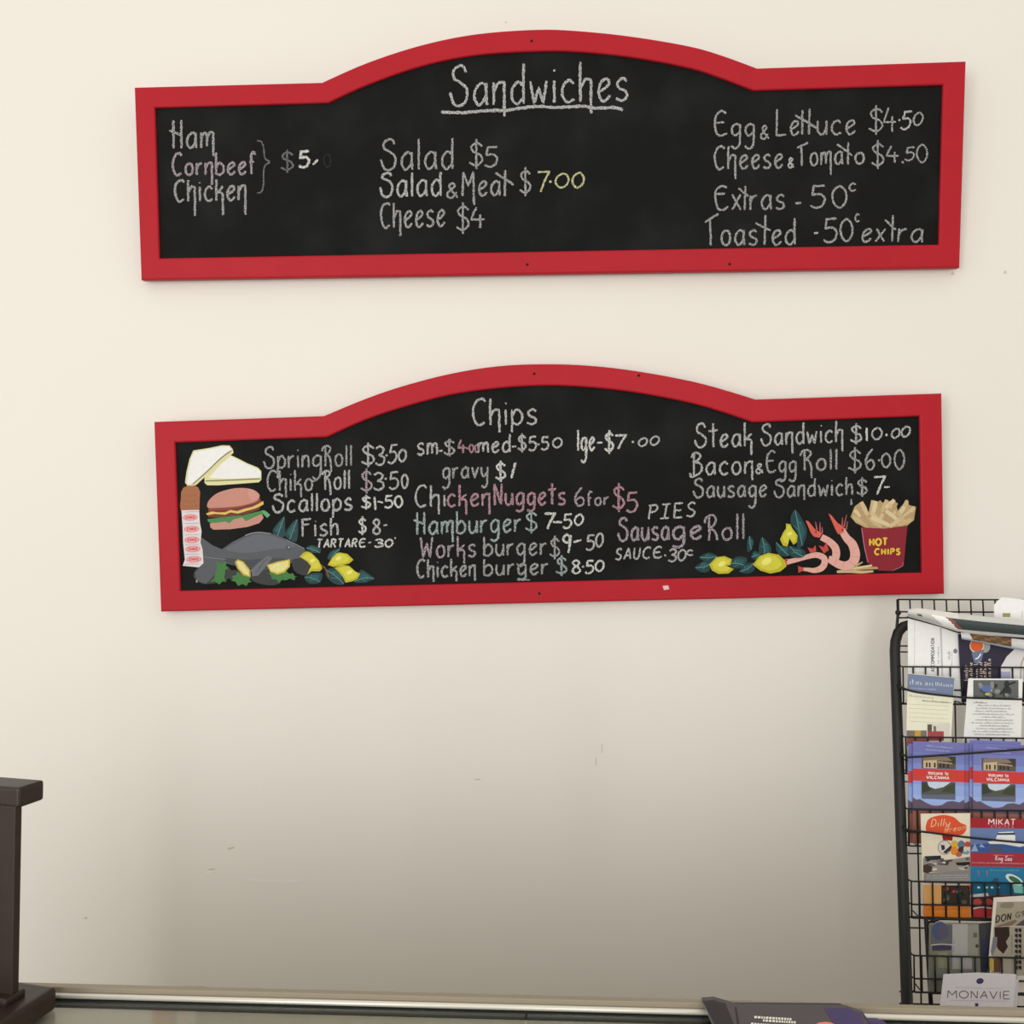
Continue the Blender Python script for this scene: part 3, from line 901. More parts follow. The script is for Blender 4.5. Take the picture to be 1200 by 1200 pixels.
a.done('painted_lemons', B, 'painted lemons and dark leaves in front of the fish')
# fish on lettuce
a = Art(LS, 205, 560, 5)
for pts in ([(110, 560), (160, 500), (240, 480), (330, 540), (300, 600), (180, 622), (125, 600)], [(440, 570), (520, 540), (600, 560), (620, 612), (560, 630), (470, 612)], [(300, 560), (360, 540), (390, 580), (340, 602)]):
    a.poly((52, 54, 54), pts, soft=True)
a.poly((84, 88, 94), [(768, 432), (755, 412), (720, 392), (650, 358), (560, 324), (490, 316), (420, 334), (340, 374), (275, 418), (220, 395), (160, 352), (144, 358), (155, 400), (165, 440), (160, 480), (140, 530), (118, 555), (125, 600), (182, 622), (240, 562), (300, 502), (380, 520), (450, 532), (530, 540), (600, 522), (680, 500), (742, 466)])
a.poly((98, 102, 110), [(700, 395), (650, 370), (560, 338), (490, 330), (430, 346), (350, 386), (300, 420), (420, 440), (560, 420), (680, 410)], soft=True)
a.poly((66, 70, 76), [(300, 470), (420, 480), (560, 470), (690, 480), (600, 515), (530, 535), (450, 528), (380, 516), (300, 495)], soft=True)
a.stroke((150, 154, 160), [(410, 338), (450, 324), (500, 319), (560, 327)], 4)
a.stroke((140, 144, 150), [(650, 362), (710, 390), (760, 415)], 3)
a.stroke((128, 132, 138), [(165, 462), (220, 470), (300, 478)], 3)
a.poly((104, 108, 114), [(545, 455), (500, 488), (443, 540), (455, 577), (490, 572), (530, 522), (572, 470)])
for q in ((470, 560), (490, 552)):
    a.stroke((70, 74, 80), [(545, 470), (510, 505), q], 3)
a.oval((52, 56, 62), 665, 407, 15, 11)
a.oval((150, 152, 156), 667, 407, 8, 6)
a.stroke((58, 62, 66), [(735, 455), (752, 445), (766, 434)], 4)
a.oval((160, 160, 160), 128, 606, 5, 8)
GRN = (62, 122, 58)


def ruffle(a, pts, c=GRN):
    out = []
    for i, p in enumerate(pts):
        q = pts[(i + 1) % len(pts)]
        out.append(p)
        mx, my = (p[0] + q[0]) / 2, (p[1] + q[1]) / 2
        dx, dy = q[0] - p[0], q[1] - p[1]
        h = math.hypot(dx, dy)
        out.append((mx - dy / h * 9, my + dx / h * 9))
    a.poly(c, out, soft=True)


ruffle(a, [(242, 492), (302, 490), (313, 530), (295, 560), (302, 608), (260, 624), (208, 608), (236, 560)])
ruffle(a, [(335, 575), (370, 550), (440, 580), (450, 610), (420, 632), (370, 632), (330, 602)])
ruffle(a, [(540, 560), (562, 545), (600, 562), (650, 545), (692, 560), (722, 577), (700, 600), (650, 600), (610, 614), (568, 592)])
a.poly((186, 164, 60), [(368, 476), (402, 490), (442, 540), (444, 582), (400, 572), (365, 532), (350, 492)])
a.poly((226, 216, 140), [(372, 484), (398, 497), (432, 542), (434, 572), (404, 562), (374, 528), (360, 494)])
a.stroke((236, 232, 190), [(368, 490), (400, 530), (432, 574)], 4)
a.poly((196, 178, 66), [(538, 510), (600, 490), (675, 476), (674, 520), (640, 556), (600, 567), (558, 551)])
a.poly((228, 220, 140), [(548, 514), (602, 498), (666, 485), (665, 518), (634, 547), (600, 556), (562, 543)])
for e in ((560, 540), (600, 555), (640, 540)):
    a.stroke((240, 236, 196), [(607, 502), e], 4)
a.done('painted_fish', B, 'painted grey fish lying on green lettuce with lemon wedges')
# lemons on the right
a = Art(LS, 800, 590, 4.2857)
for pts in ([(85, 270), (130, 247), (172, 265), (150, 292), (115, 292)], [(63, 322), (110, 288), (142, 300), (136, 336), (100, 347)], [(233, 302), (270, 268), (322, 275), (312, 312), (270, 327), (245, 322)],
            [(336, 164), (357, 190), (346, 232), (325, 242), (324, 190)], [(400, 170), (442, 215), (441, 252), (410, 252), (384, 256), (384, 210)], [(345, 270), (360, 238), (386, 255), (376, 287)],
            [(288, 342), (310, 308), (357, 298), (362, 332), (330, 352)], [(565, 33), (612, 100), (624, 150), (602, 212), (574, 222), (575, 150), (540, 90)], [(470, 196), (500, 215), (542, 220), (532, 262), (490, 262), (470, 235)],
            [(538, 215), (612, 235), (607, 267), (560, 272), (528, 250)]):
    leaf(a, pts)
lemon(a, [(133, 307), (168, 270), (210, 264), (247, 280), (240, 310), (215, 312), (257, 330), (230, 352), (180, 354), (148, 337)], -6, -8, 20)
lemon(a, [(353, 307), (385, 264), (430, 248), (482, 257), (512, 285), (522, 315), (490, 342), (440, 352), (390, 337), (368, 320)], -16, -12, 28)
lemon(a, [(489, 180), (505, 145), (519, 125), (519, 101), (541, 104), (551, 125), (577, 160), (574, 195), (556, 207), (536, 176), (529, 207), (525, 217), (503, 211)], 4, -14, 14)
a.done('painted_lemons', B, 'painted lemons and leaves left of the prawns')
# chips beside the prawns, prawns, cup
a = Art(LS, 900, 570, 6.316)
FR, FR2, FR3 = (205, 180, 134), (186, 158, 112), (222, 202, 160)
a.stroke(FR, [(510, 632), (600, 628), (690, 634), (780, 628)], [18, 24, 22, 14])
a.stroke(FR2, [(560, 620), (680, 606), (812, 604)], [14, 26, 16])
a.stroke(FR3, [(600, 612), (680, 600), (770, 584)], [10, 16, 12])
a.stroke(FR2, [(640, 596), (700, 560)], [18, 10])
a.done('painted_fries', B, 'few painted chips beside the prawns')
a = Art(LS, 900, 570, 6.316)
PK, PK2, HD, HD2 = (228, 172, 160), (210, 138, 126), (218, 96, 80), (198, 70, 62)
body1 = [(240, 537), (300, 518), (360, 508), (412, 528), (418, 572), (390, 608), (340, 622), (290, 615), (235, 612)]
a.stroke(PK, body1, [30, 36, 42, 46, 48, 46, 38, 28, 22])
a.stroke(PK, [(395, 375), (450, 405), (495, 450), (505, 500), (490, 540), (450, 540)], [46, 50, 56, 58, 58, 50])
a.stroke(PK, [(545, 320), (580, 380), (625, 430), (645, 500), (630, 560), (580, 588), (520, 575), (450, 535)], [50, 56, 66, 72, 72, 66, 60, 50])
for st in ([(300, 500), (308, 540)], [(345, 490), (352, 530)], [(390, 500), (380, 545)], [(395, 575), (435, 585)], [(360, 600), (372, 640)], [(425, 425), (455, 385)], [(460, 455), (500, 425)], [(478, 495), (528, 485)],
           [(580, 425), (630, 385)], [(600, 470), (660, 450)], [(612, 520), (680, 520)], [(600, 555), (650, 590)], [(560, 555), (560, 605)], [(510, 540), (490, 590)]):
    a.stroke(PK2, st, 3)
a.poly(HD, [(50, 572), (100, 545), (145, 535), (150, 580), (110, 590)])
a.stroke(PK, [(140, 560), (240, 537)], [38, 32])
a.poly(HD, [(278, 252), (300, 258), (350, 320), (402, 345), (382, 380), (340, 372), (318, 345)])
a.poly(HD, [(447, 200), (470, 215), (515, 270), (560, 300), (560, 340), (520, 355), (500, 320)])
for st in ([(362, 320), (352, 262)], [(385, 335), (385, 265)], [(402, 345), (400, 300)], [(548, 290), (552, 230)], [(562, 300), (582, 210)], [(578, 320), (590, 258)]):
    a.stroke((170, 92, 92), st, [12, 5])
a.poly(HD2, [(292, 452), (330, 462), (352, 434), (357, 482), (312, 492)])
a.poly(HD2, [(374, 436), (410, 450), (432, 415), (450, 470), (415, 497)])
a.poly(HD2, [(222, 588), (262, 602), (262, 622), (225, 640)])
for e in ((138, 546), (355, 338), (552, 322)):
    a.oval((50, 30, 32), e[0], e[1], 6, 6)
a.done('painted_prawns', B, 'three painted pink prawns')
a = Art(LS, 900, 570, 6.316)
a.poly((140, 30, 46), [(688, 300), (1032, 295), (1003, 590), (920, 627), (820, 622), (733, 562)])
a.stroke((190, 120, 140), [(694, 310), (714, 450), (740, 560)], 6)
a.stroke((176, 100, 120), [(1000, 560), (990, 592), (925, 622)], 5)
a.poly((190, 164, 118), [(612, 225), (640, 150), (690, 112), (720, 160), (745, 190), (765, 100), (850, 120), (940, 100), (960, 180), (1030, 95), (1045, 140), (1095, 150), (1080, 250), (1030, 290), (860, 312), (720, 305), (650, 270)])
rs = random.Random(3)
for i, (x0, y0, x1, y1) in enumerate(((630, 225, 740, 285), (640, 175, 720, 250), (690, 115, 735, 215), (660, 150, 715, 230), (775, 105, 775, 200), (800, 110, 770, 210), (760, 190, 830, 270), (820, 110, 880, 200), (880, 100, 840, 190),
                                      (935, 100, 870, 160), (900, 130, 940, 210), (950, 120, 905, 200), (1030, 105, 985, 190), (1010, 150, 960, 220), (1085, 155, 1000, 230), (1070, 200, 980, 260), (1065, 245, 960, 285), (870, 180, 960, 250),
                                      (850, 200, 800, 290), (900, 220, 860, 300), (720, 240, 840, 300), (760, 230, 900, 290), (1000, 220, 900, 300), (690, 220, 780, 300), (960, 190, 1010, 270))):
    a.stroke((FR, FR3, (214, 190, 146), FR2)[i % 4], [(x0, y0), ((x0 + x1) / 2 + 3, (y0 + y1) / 2), (x1, y1)], [26, 32, 26])
a.text((236, 196, 64), 'H=OT=', 752, 882, 438, 434, 50, 15)
a.text((236, 196, 64), 'CH=I=PS=', 790, 975, 504, 504, 42, 13, gap=.4)
a.done('painted_chips_cup', B, 'painted red cup of hot chips')

# ------------------------------------------------------------ glass display counter
CZ = 1.017                                       # glass level
YB = -1.10                                       # its rear edge
ct = thing('display_counter', 'glass topped display counter with a metal rear rail in front of wall', 'counter', Matrix.Translation((0, -1.4, 0)))
IM = Matrix.Translation((0, 1.4, 0))
ALU = paint((216, 212, 200), 1.0, rough=0.3, spec=0.5, metal=0.3)
RAILM = paint((150, 140, 122), 1.0, rough=0.45, spec=0.4)
GASK = paint((24, 28, 26), 1.0, rough=0.5)


def local(bm, M=IM):
    bmesh.ops.transform(bm, matrix=M, verts=bm.verts[:])
    return bm


bm = bmesh.new()
box(bm, (-1.39, YB - 0.004, CZ - 0.03), (1.3, YB + 0.006, CZ + 0.012), 0.0015)
link('rear_rail', local(bm), RAILM, ct)
bm = bmesh.new()
tube(bm, [(-1.39, YB - 0.007, CZ + 0.0035), (1.3, YB - 0.007, CZ + 0.0035)], 0.0033, 10)
link('rail_edge', local(bm), ALU, ct)['label'] = 'bright metal edge strip'
bm = bmesh.new()
box(bm, (-1.39, YB - 0.012, CZ - 0.012), (1.3, YB - 0.004, CZ + 0.0003))
link('gasket', local(bm), GASK, ct)
gl = bpy.data.materials.new('counter_glass')
gl.use_nodes = True
nt = gl.node_tree
for n in list(nt.nodes):
    nt.nodes.remove(n)
out = nt.nodes.new('ShaderNodeOutputMaterial')
tr = nt.nodes.new('ShaderNodeBsdfTransparent')
tr.inputs[0].default_value = (0.93, 0.95, 0.94, 1)
gs = nt.nodes.new('ShaderNodeBsdfGlossy')
gs.inputs['Roughness'].default_value = 0.06
fr = nt.nodes.new('ShaderNodeFresnel')
fr.inputs[0].default_value = 1.5
mx = nt.nodes.new('ShaderNodeMixShader')
geo = nt.nodes.new('ShaderNodeNewGeometry')
fm = nt.nodes.new('ShaderNodeMath')
fm.operation = 'MULTIPLY'
inv = nt.nodes.new('ShaderNodeMath')
inv.operation = 'SUBTRACT'
inv.inputs[0].default_value = 1.0
nt.links.new(geo.outputs['Backfacing'], inv.inputs[1])
nt.links.new(fr.outputs[0], fm.inputs[0])
nt.links.new(inv.outputs[0], fm.inputs[1])
nt.links.new(fm.outputs[0], mx.inputs[0])
nt.links.new(tr.outputs[0], mx.inputs[1])
nt.links.new(gs.outputs[0], mx.inputs[2])
nt.links.new(mx.outputs[0], out.inputs[0])
jx = at_z(617, 1185, CZ).x
for x0, x1 in ((-1.39, jx - 0.001), (jx + 0.001, 1.3)):
    bm = bmesh.new()
    box(bm, (x0, -1.72, CZ - 0.006), (x1, YB - 0.0125, CZ), 0.0008)
    link('glass_top', local(bm), gl, ct)
bm = bmesh.new()
box(bm, (-1.39, -1.72, 0.0), (1.3, YB - 0.0125, CZ - 0.0075), 0.001)
box(bm, (-1.39, YB - 0.02, 0.72), (1.3, YB - 0.004, CZ - 0.03))
box(bm, (-1.39, -1.72, 0.72), (-1.375, YB, CZ - 0.006))
box(bm, (1.285, -1.72, 0.72), (1.3, YB, CZ - 0.006))
link('cabinet', local(bm), paint((176, 168, 152), 1.0, rough=0.6), ct)
bm = bmesh.new()
box(bm, (-1.375, -1.726, 0.72), (1.285, -1.7205, CZ - 0.006))
link('glass_front', local(bm), gl, ct)

# ------------------------------------------------------------ brown wooden stand on the counter, left edge
WOOD = paint((42, 28, 23), 0.9, rough=0.42, spec=0.4, noise=0.3, nscale=30, bump=0.15)
YS = -1.165
pr = at(27, 945, YS)
pbr = at(21, 1152, YS)
Mst = Matrix.Translation((pbr.x, YS, CZ)) @ Matrix.Rotation(radians(-12), 4, 'Z')
st = thing('wooden_stand', 'dark brown wooden stand with overhanging top and base, on glass counter at left', 'stand', Mst)
zt1 = at(27, 946, YS).z - CZ
zt2 = at(27, 922, YS).z - CZ
bm = bmesh.new()
box(bm, (-0.05, -0.006, 0.028), (-0.002, 0.004, zt1 + 0.002), 0.0015)
link('post', bm, WOOD, st)
bm = bmesh.new()
box(bm, (-0.085, -0.005, zt1), (0.002, 0.033, zt2), 0.004)
link('top_board', bm, WOOD, st)
bm = bmesh.new()
box(bm, (-0.065, -0.11, 0.0004), (0.0205, 0.038, 0.026), 0.006)
link('base_board', bm, WOOD, st)
bm = bmesh.new()
box(bm, (-0.06, -0.018, 0.024), (0.001, 0.012, 0.034), 0.004)
link('moulding', bm, WOOD, st)

# ------------------------------------------------------------ wire brochure rack
WIRE = paint((22, 22, 20), 1.0, rough=0.45, spec=0.4)
YROW = {k: -(0.20 + 0.03 * k) for k in range(1, 7)}
p0, p1 = at(1049, 775, -0.205), at(1063, 1178, -0.385)
dv = (p1 - p0) / (p0.z - p1.z)                   # slope of the leaning frame per metre down
foot = p0 + dv * p0.z
Mr = Matrix.Translation((foot.x + 0.3, foot.y, 0))
rk = thing('brochure_rack', 'black wire brochure rack leaning by the wall, right edge of photo', 'rack', Mr)
RI = Mr.inverted()


def rl(bm):
    bmesh.ops.transform(bm, matrix=RI, verts=bm.verts[:])
    return bm


W = 0.56
tl = p0 - dv * 0.062
bm = bmesh.new()
pts = [foot + Vector((0, 0, 0.011)), p1, p0, p0 - dv * 0.02]
cor = [p0 - dv * 0.04 + Vector((0.002, 0, 0)), p0 - dv * 0.058 + Vector((0.008, 0, 0)), p0 - dv * 0.07 + Vector((0.019, 0, 0)), p0 - dv * 0.075 + Vector((0.035, 0, 0))]
mir = lambda v: Vector((2 * (p0.x + W / 2) - v.x, v.y, v.z))
path = pts + cor + [mir(v) for v in reversed(cor)] + [mir(v) for v in reversed(pts)]
tube(bm, path, 0.0105, 10)
bmesh.ops.recalc_face_normals(bm, faces=bm.faces[:])
link('frame', rl(bm), WIRE, rk)['label'] = 'black tube frame'
# back grid
back = Vector((0, 0.045, 0))
gl0 = at(1052, 702.5, -0.16)
bm = bmesh.new()
r = 0.0016
zb = 0.45
def bgp(x, z):
    return Vector((x, -0.16 + (gl0.z - z) * (dv.y if False else -0.42), z))
gx0, gx1 = gl0.x, gl0.x + W - 0.01
n = int((gx1 - gx0) / 0.0252)
zlow = at(1080, 724, -0.16).z
for i in range(n + 1):
    x = gx0 + i * 0.0252
    tube(bm, [(x, -0.16, gl0.z), (x, -0.163, zlow)], r, 6)
for z in (gl0.z, at(1080, 717, -0.16).z, zlow):
    tube(bm, [(gx0, -0.16, z), (gx1, -0.16, z)], r * 1.1, 6)
link('header_grid', rl(bm), WIRE, rk)
bm = bmesh.new()
for py in (757, 764, 825, 903, 916, 987, 1000, 1074, 1087, 1162, 1176):
    y = -0.17 - 0.16 * (py - 720) / 460
    a0 = at(1054, py, y)
    tube(bm, [a0, (a0.x + W - 0.02, a0.y, a0.z)], r, 6)
for x_ in (1078, 1125, 1185, 1250, 1320):
    a0, a1 = at(x_ - 8, 722, -0.171), at(x_ + 2, 1195, -0.341)
    tube(bm, [a0, a1], r, 6)
link('back_grid', rl(bm), WIRE, rk)
# pockets
for k, py in ((1, 781.5), (2, 864), (3, 948.5), (4, 1033), (5, 1120), (6, 1206)):
    y = YROW[k] - 0.004
    x0 = at(1054 + k * 3.2, py, y)
    x1 = x0.x + W - 0.03
    zs = [at(1080, py, y).z, at(1080, py + 27, y).z, at(1080, py + 43, y).z]
    bm = bmesh.new()
    tb = 0.035
    for z in zs:
        tube(bm, [(x0.x, y + tb, z), (x0.x, y + 0.004, z), (x0.x + 0.004, y, z), (x1 - 0.004, y, z), (x1, y + 0.004, z), (x1, y + tb, z)], r, 6)
    xs = at(1070 + (k - 1) * 2.5, py, y).x
    i = 0
    tube(bm, [(x0.x + 0.002, y + .001, zs[0]), (x0.x + 0.002, y + .001, zs[2])], r, 6)
    while xs + i * 0.0247 < x1:
        x = xs + i * 0.0247
        tube(bm, [(x, y, zs[0]), (x, y, zs[2]), (x, y + tb, zs[2])], r, 6)
        i += 1
    link('pocket', rl(bm), WIRE, rk)
# thin retaining rods across the leaflets
for k, P in ((1, [(1063, 723), (1100, 733), (1124, 741), (1160, 749), (1215, 757)]), (2, [(1060, 807), (1076, 811.5), (1125, 817), (1160, 818.5), (1215, 820)]), (3, [(1064, 887.5), (1090, 886), (1140, 882.5), (1215, 877)]), (4, [(1064, 973), (1080, 974.5), (1140, 982), (1215, 989)])):
    bm = bmesh.new()
    tube(bm, [at(x, y, YROW[k] - 0.013) for x, y in smooth_pts(P, 4)], 0.0022, 6)
    a0 = at(P[0][0], P[0][1], YROW[k] - 0.013)
    if k > 1:
        tube(bm, [a0, (p0 + dv * (p0.z - a0.z))], 0.0022, 6)
    link('retaining_rod', rl(bm), WIRE, rk)
bm = bmesh.new()
tube(bm, [at(1085, 1075, -0.332), at(1092, 1195, -0.345)], 0.0042, 8)
tube(bm, [at(1086, 1083, -0.332), at(1101, 1076, -0.345)], 0.0036, 8)
tube(bm, [at(1085, 1076, -0.332), at(1200, 1079, -0.335)], 0.003, 8)
tube(bm, [at(1089, 1162.5, -0.34), at(1200, 1164, -0.34)], 0.004, 8)
bmesh.ops.recalc_face_normals(bm, faces=bm.faces[:])
link('brace', rl(bm), WIRE, rk)
bm = bmesh.new()
c0 = at(1052.5, 718, -0.178)
bmesh.ops.create_uvsphere(bm, u_segments=10, v_segments=8, radius=0.006, matrix=Matrix.Translation(c0))
tube(bm, [at(1052, 703, -0.16), c0, p0 - dv * 0.045 + Vector((0.003, 0, 0))], 0.003, 6)
link('hook', rl(bm), WIRE, rk)

# ------------------------------------------------------------ leaflets in the rack
RKK = 0.86


def leaflet(name, label, cat, y, quad, draw=None, paper=(225, 222, 215), group=None, thick=0.0012, tilt=0.0, k=None):
    """a leaflet standing in the plane y; quad = its corners TL TR BR BL in the photograph"""
    bl = at(quad[3][0], quad[3][1], y)
    M = Matrix.Translation((bl.x, y, bl.z))
    if tilt:
        M = M @ Matrix.Rotation(tilt, 4, 'X')
    sh = Sheet(M)
    a = Art(sh, base=0.0, step=0.00003, k=RKK if k is None else k)
    m = a.m(paper)
    f = [a.bm.verts.new(sh.loc(x, y_, 0)) for x, y_ in quad]
    bk = [a.bm.verts.new(v.co + Vector((0, thick, 0))) for v in f]
    n = len(f)
    if n == 4:
        a.bm.faces.new(f)
        a.bm.faces.new(bk[::-1])
    else:
        ngon(a.bm, f)
        ngon(a.bm, bk[::-1])
    for i in range(n):
        a.bm.faces.new((f[i], f[(i + 1) % n], bk[(i + 1) % n], bk[i]))
    if draw:
        draw(a)
    o = a.done(name, None)
    o.matrix_world = M
    return tag(o, label, cat, group)


GP = 'leaflets in the wire rack'


# top pocket
def d_white(a):
    a.stroke((196, 196, 194), [(1072, 728), (1071.5, 789)], 1.0)
    a.stroke((186, 186, 186), [(1102.5, 736), (1105, 818)], 3)
    a.text_up((112, 112, 114), 'ACCOMMODATI=ON'.replace('T', 'T='), 1095, 787, 39, 4.0, 0.85)
    a.scrawl((150, 150, 152), 1099.5, 1120, 778, 778, 2.2, 0.9, vertical=True)
    a.scrawl((130, 130, 132), 1112, 1121, 772, 772, 3.2, 1.4, vertical=True)
    a.scrawl((165, 165, 168), 1115.3, 1134, 782, 782, 1.6, 0.8, vertical=True)
    a.oval((120, 122, 132), 1119.5, 763, 2.4, 2.8)


leaflet('leaflet', 'folded white leaflet with sideways print in the top left pocket', 'leaflet', YROW[1] + 0.004,
        [(1064, 722), (1124, 740), (1127, 821), (1064, 823)], d_white, (226, 226, 226), GP)


def d_navy(a):
    a.oval((150, 150, 148), 1154, 758, 6.5, 7)
    a.oval((214, 204, 190), 1144.7, 757, 8.4, 8.6)
    a.oval((200, 92, 44), 1144.7, 756.4, 7.6, 7.8)
    a.poly((98, 112, 138), [(1138.5, 765), (1153.5, 761), (1150, 775), (1146, 778.5), (1141.5, 776)])
    a.stroke((230, 230, 236), [(1143, 772), (1146, 771), (1149.5, 766)], 1.4)
    for x, y0, y1 in ((1132, 779, 797), (1137.5, 777, 797), (1143.5, 778, 797), (1149, 777, 797), (1154, 775, 797), (1159, 772, 797)):
        a.scrawl((205, 186, 168), x, x + (y1 - y0), y1, y1, 4.6, 1.6, vertical=True)
    a.poly((206, 204, 204), [(1193, 757), (1201, 755), (1212, 760), (1212, 799), (1172, 799), (1173, 781), (1180, 769)], soft=False)
    a.stroke((170, 160, 140), [(1204, 764), (1197, 778), (1196, 798)], 2)
    a.rect((150, 150, 180), 1172, 787, 1184, 799)


leaflet('leaflet', 'dark navy leaflet with orange disc and cream sideways lettering, top pocket', 'leaflet', YROW[1] - 0.001,
        [(1123, 743), (1212, 748), (1212, 823), (1127, 823)], d_navy, (44, 40, 58), GP)


# papers lying across the top of the rack
def sheet_roll(name, label, y, top_, bot, colr, draw, bulge=0.014, cat='magazine'):
    """a limp sheet lying over the pocket, curled over its upper edge"""
    bl = at(bot[0][0], bot[0][1], y)
    M = Matrix.Translation(bl)
    sh = Sheet(M)
    a = Art(sh, base=0.0, step=0.0, k=RKK)
    n = 70
    rows = 16

    def lerp(P, f):
        g = f * (len(P) - 1)
        i = min(int(g), len(P) - 2)
        return (P[i][0] + (P[i + 1][0] - P[i][0]) * (g - i), P[i][1] + (P[i + 1][1] - P[i][1]) * (g - i))
    for layer, dy in ((0, 0.0), (1, 0.003)):
        grid = []
        for j in range(rows + 1):
            v = j / rows
            row = []
            for i in range(n + 1):
                p, q = lerp(top_, i / n), lerp(bot, i / n)
                off = -bulge * sin(pi * (0.12 + v * 0.8)) + dy
                row.append(a.bm.verts.new(sh.loc(p[0] + (q[0] - p[0]) * v, p[1] + (q[1] - p[1]) * v, off)))
            grid.append(row)
        for j in range(rows):
            for i in range(n):
                f = a.bm.faces.new((grid[j][i], grid[j][i + 1], grid[j + 1][i + 1], grid[j + 1][i]))
                f.smooth = True
                f.material_index = a.m(draw((i + .5) / n, (j + .5) / rows)) if layer == 0 else a.m(colr)
    o = a.done(name, None)
    o.matrix_world = M
    return tag(o, label, cat, GP)


def c_news(u, v):
    x = 1064 + u * 150
    if v < 0.3:
        return (202, 200, 194) if x < 1150 else (186, 186, 182)
    if v > 0.88:
        return (200, 200, 200)
    e = x - (v - 0.3) * 14
    if 1086 < x < 1096 and 0.45 < v < 0.6:
        return (90, 90, 90)
    if e < 1112:
        return (186, 185, 181)
    if e < 1133:
        return (226, 225, 222)
    if e < 1140:
        return (128, 84, 78)
    return (62, 70, 70)


sheet_roll('newspaper', 'folded grey newspaper draped across the top of the rack', YROW[1] - 0.028,
           [(1064, 714), (1076, 712.5), (1110, 717), (1150, 722), (1214, 728)], [(1063.5, 722.5), (1090, 730), (1122, 740), (1150, 742.5), (1214, 748)], (200, 198, 192), c_news, cat='newspaper')


def c_mag(u, v):
    x = 1126 + u * 86
    if v > 0.8:
        return (150, 160, 176)
    if x < 1143:
        return (206, 206, 206)
    if x < 1184:
        return (98, 72, 50) if (int(x / 5) + int(v * 5)) % 3 else (128, 98, 66)
    return (196, 196, 196)


sheet_roll('magazine', 'magazine with brown picture strip tucked under the draped newspaper', YROW[1] - 0.016,
           [(1126, 741), (1143, 743), (1185, 748), (1212, 751)], [(1127, 749), (1150, 753), (1185, 760), (1212, 765)], (190, 190, 190), c_mag, bulge=0.006)


def d_top(a):
    a.rect((148, 148, 88), 1175, 718.5, 1184, 723)
    a.stroke((140, 140, 140), [(1198, 716), (1198, 724)], 0.8)


leaflet('paper_sheet', 'stiff white sheet with small olive mark standing behind the draped newspaper', 'paper', YROW[1] + 0.016,
        [(1165, 709), (1170, 703.5), (1174, 700), (1214, 704), (1214, 762), (1165, 762)], d_top, (228, 228, 228), GP)


# second pocket
def d_cream(a):
    a.poly((112, 124, 152), [(1064, 789.5), (1118.5, 794.5), (1117, 815), (1063, 810)])
    a.scrawl((208, 214, 226), 1067, 1093, 799, 801, 6, 1.4)
    a.scrawl((208, 214, 226), 1097, 1115, 801.5, 803, 4.5, 1.3)
    a.scrawl((165, 170, 205), 1066, 1096, 806.5, 808, 1.6, 1.2)
    a.scrawl((130, 130, 120), 1065, 1094, 815, 818, 2.4, 0.8)
    a.scrawl((110, 112, 105), 1081, 1115, 821, 823.5, 1.8, 1.1)
    for i in range(5):
        a.stroke((196, 194, 176), [(1065, 825 + i * 5), (1111, 827.5 + i * 5)], 0.8)
    a.rect((206, 204, 190), 1086, 848, 1113, 863)
    a.rect((92, 78, 70), 1087, 849, 1092, 858)
    a.rect((120, 106, 98), 1094, 851, 1097, 857)
    a.rect((160, 70, 72), 1087, 857, 1106, 868)
    a.rect((120, 108, 104), 1062.5, 856, 1086, 864)
    a.rect((190, 152, 60), 1072, 856, 1079, 863)
    a.rect((150, 88, 80), 1063, 864, 1086, 874)


leaflet('leaflet', 'cream leaflet with a slate blue heading in the second pocket', 'leaflet', YROW[2],
        [(1064, 789), (1118.5, 794), (1112.5, 905), (1061, 905)], d_cream, (224, 222, 200), GP)


def d_bw(a):
    a.rect((92, 94, 94), 1140.5, 797, 1193.6, 818)
    rr = random.Random(5)
    for i in range(16):
        g = rr.choice(((60, 62, 60), (130, 132, 130), (48, 50, 50), (160, 160, 158)))
        a.oval(g, rr.uniform(1144, 1190), rr.uniform(800, 815), rr.uniform(2, 5), rr.uniform(1.5, 3.5), rr.uniform(0, 2))
    a.oval((86, 104, 160), 1156, 807, 6, 4)
    a.oval((170, 170, 90), 1157, 813.5, 3, 1.6)
    a.stroke((40, 40, 40), [(1172, 814), (1180, 804), (1190, 799)], 2)
    for i, (x0, x1) in enumerate(((1141, 1157), (1146, 1184), (1144, 1186), (1143, 1180), (1140, 1188), (1150, 1178), (1143, 1187), (1139, 1188), (1148, 1182), (1144, 1186), (1140, 1188), (1142, 1184))):
        a.scrawl((128, 128, 130) if i == 0 else (158, 158, 160), x0, x1, 823 + i * 3.4, 823.6 + i * 3.4, 1.8, 1.0)


leaflet('leaflet', 'white leaflet with grey photo strip above dense grey print', 'leaflet', YROW[2] - 0.001,
        [(1135, 795), (1198.5, 795.5), (1195.5, 905), (1126, 905)], d_bw, (222, 222, 220), GP)


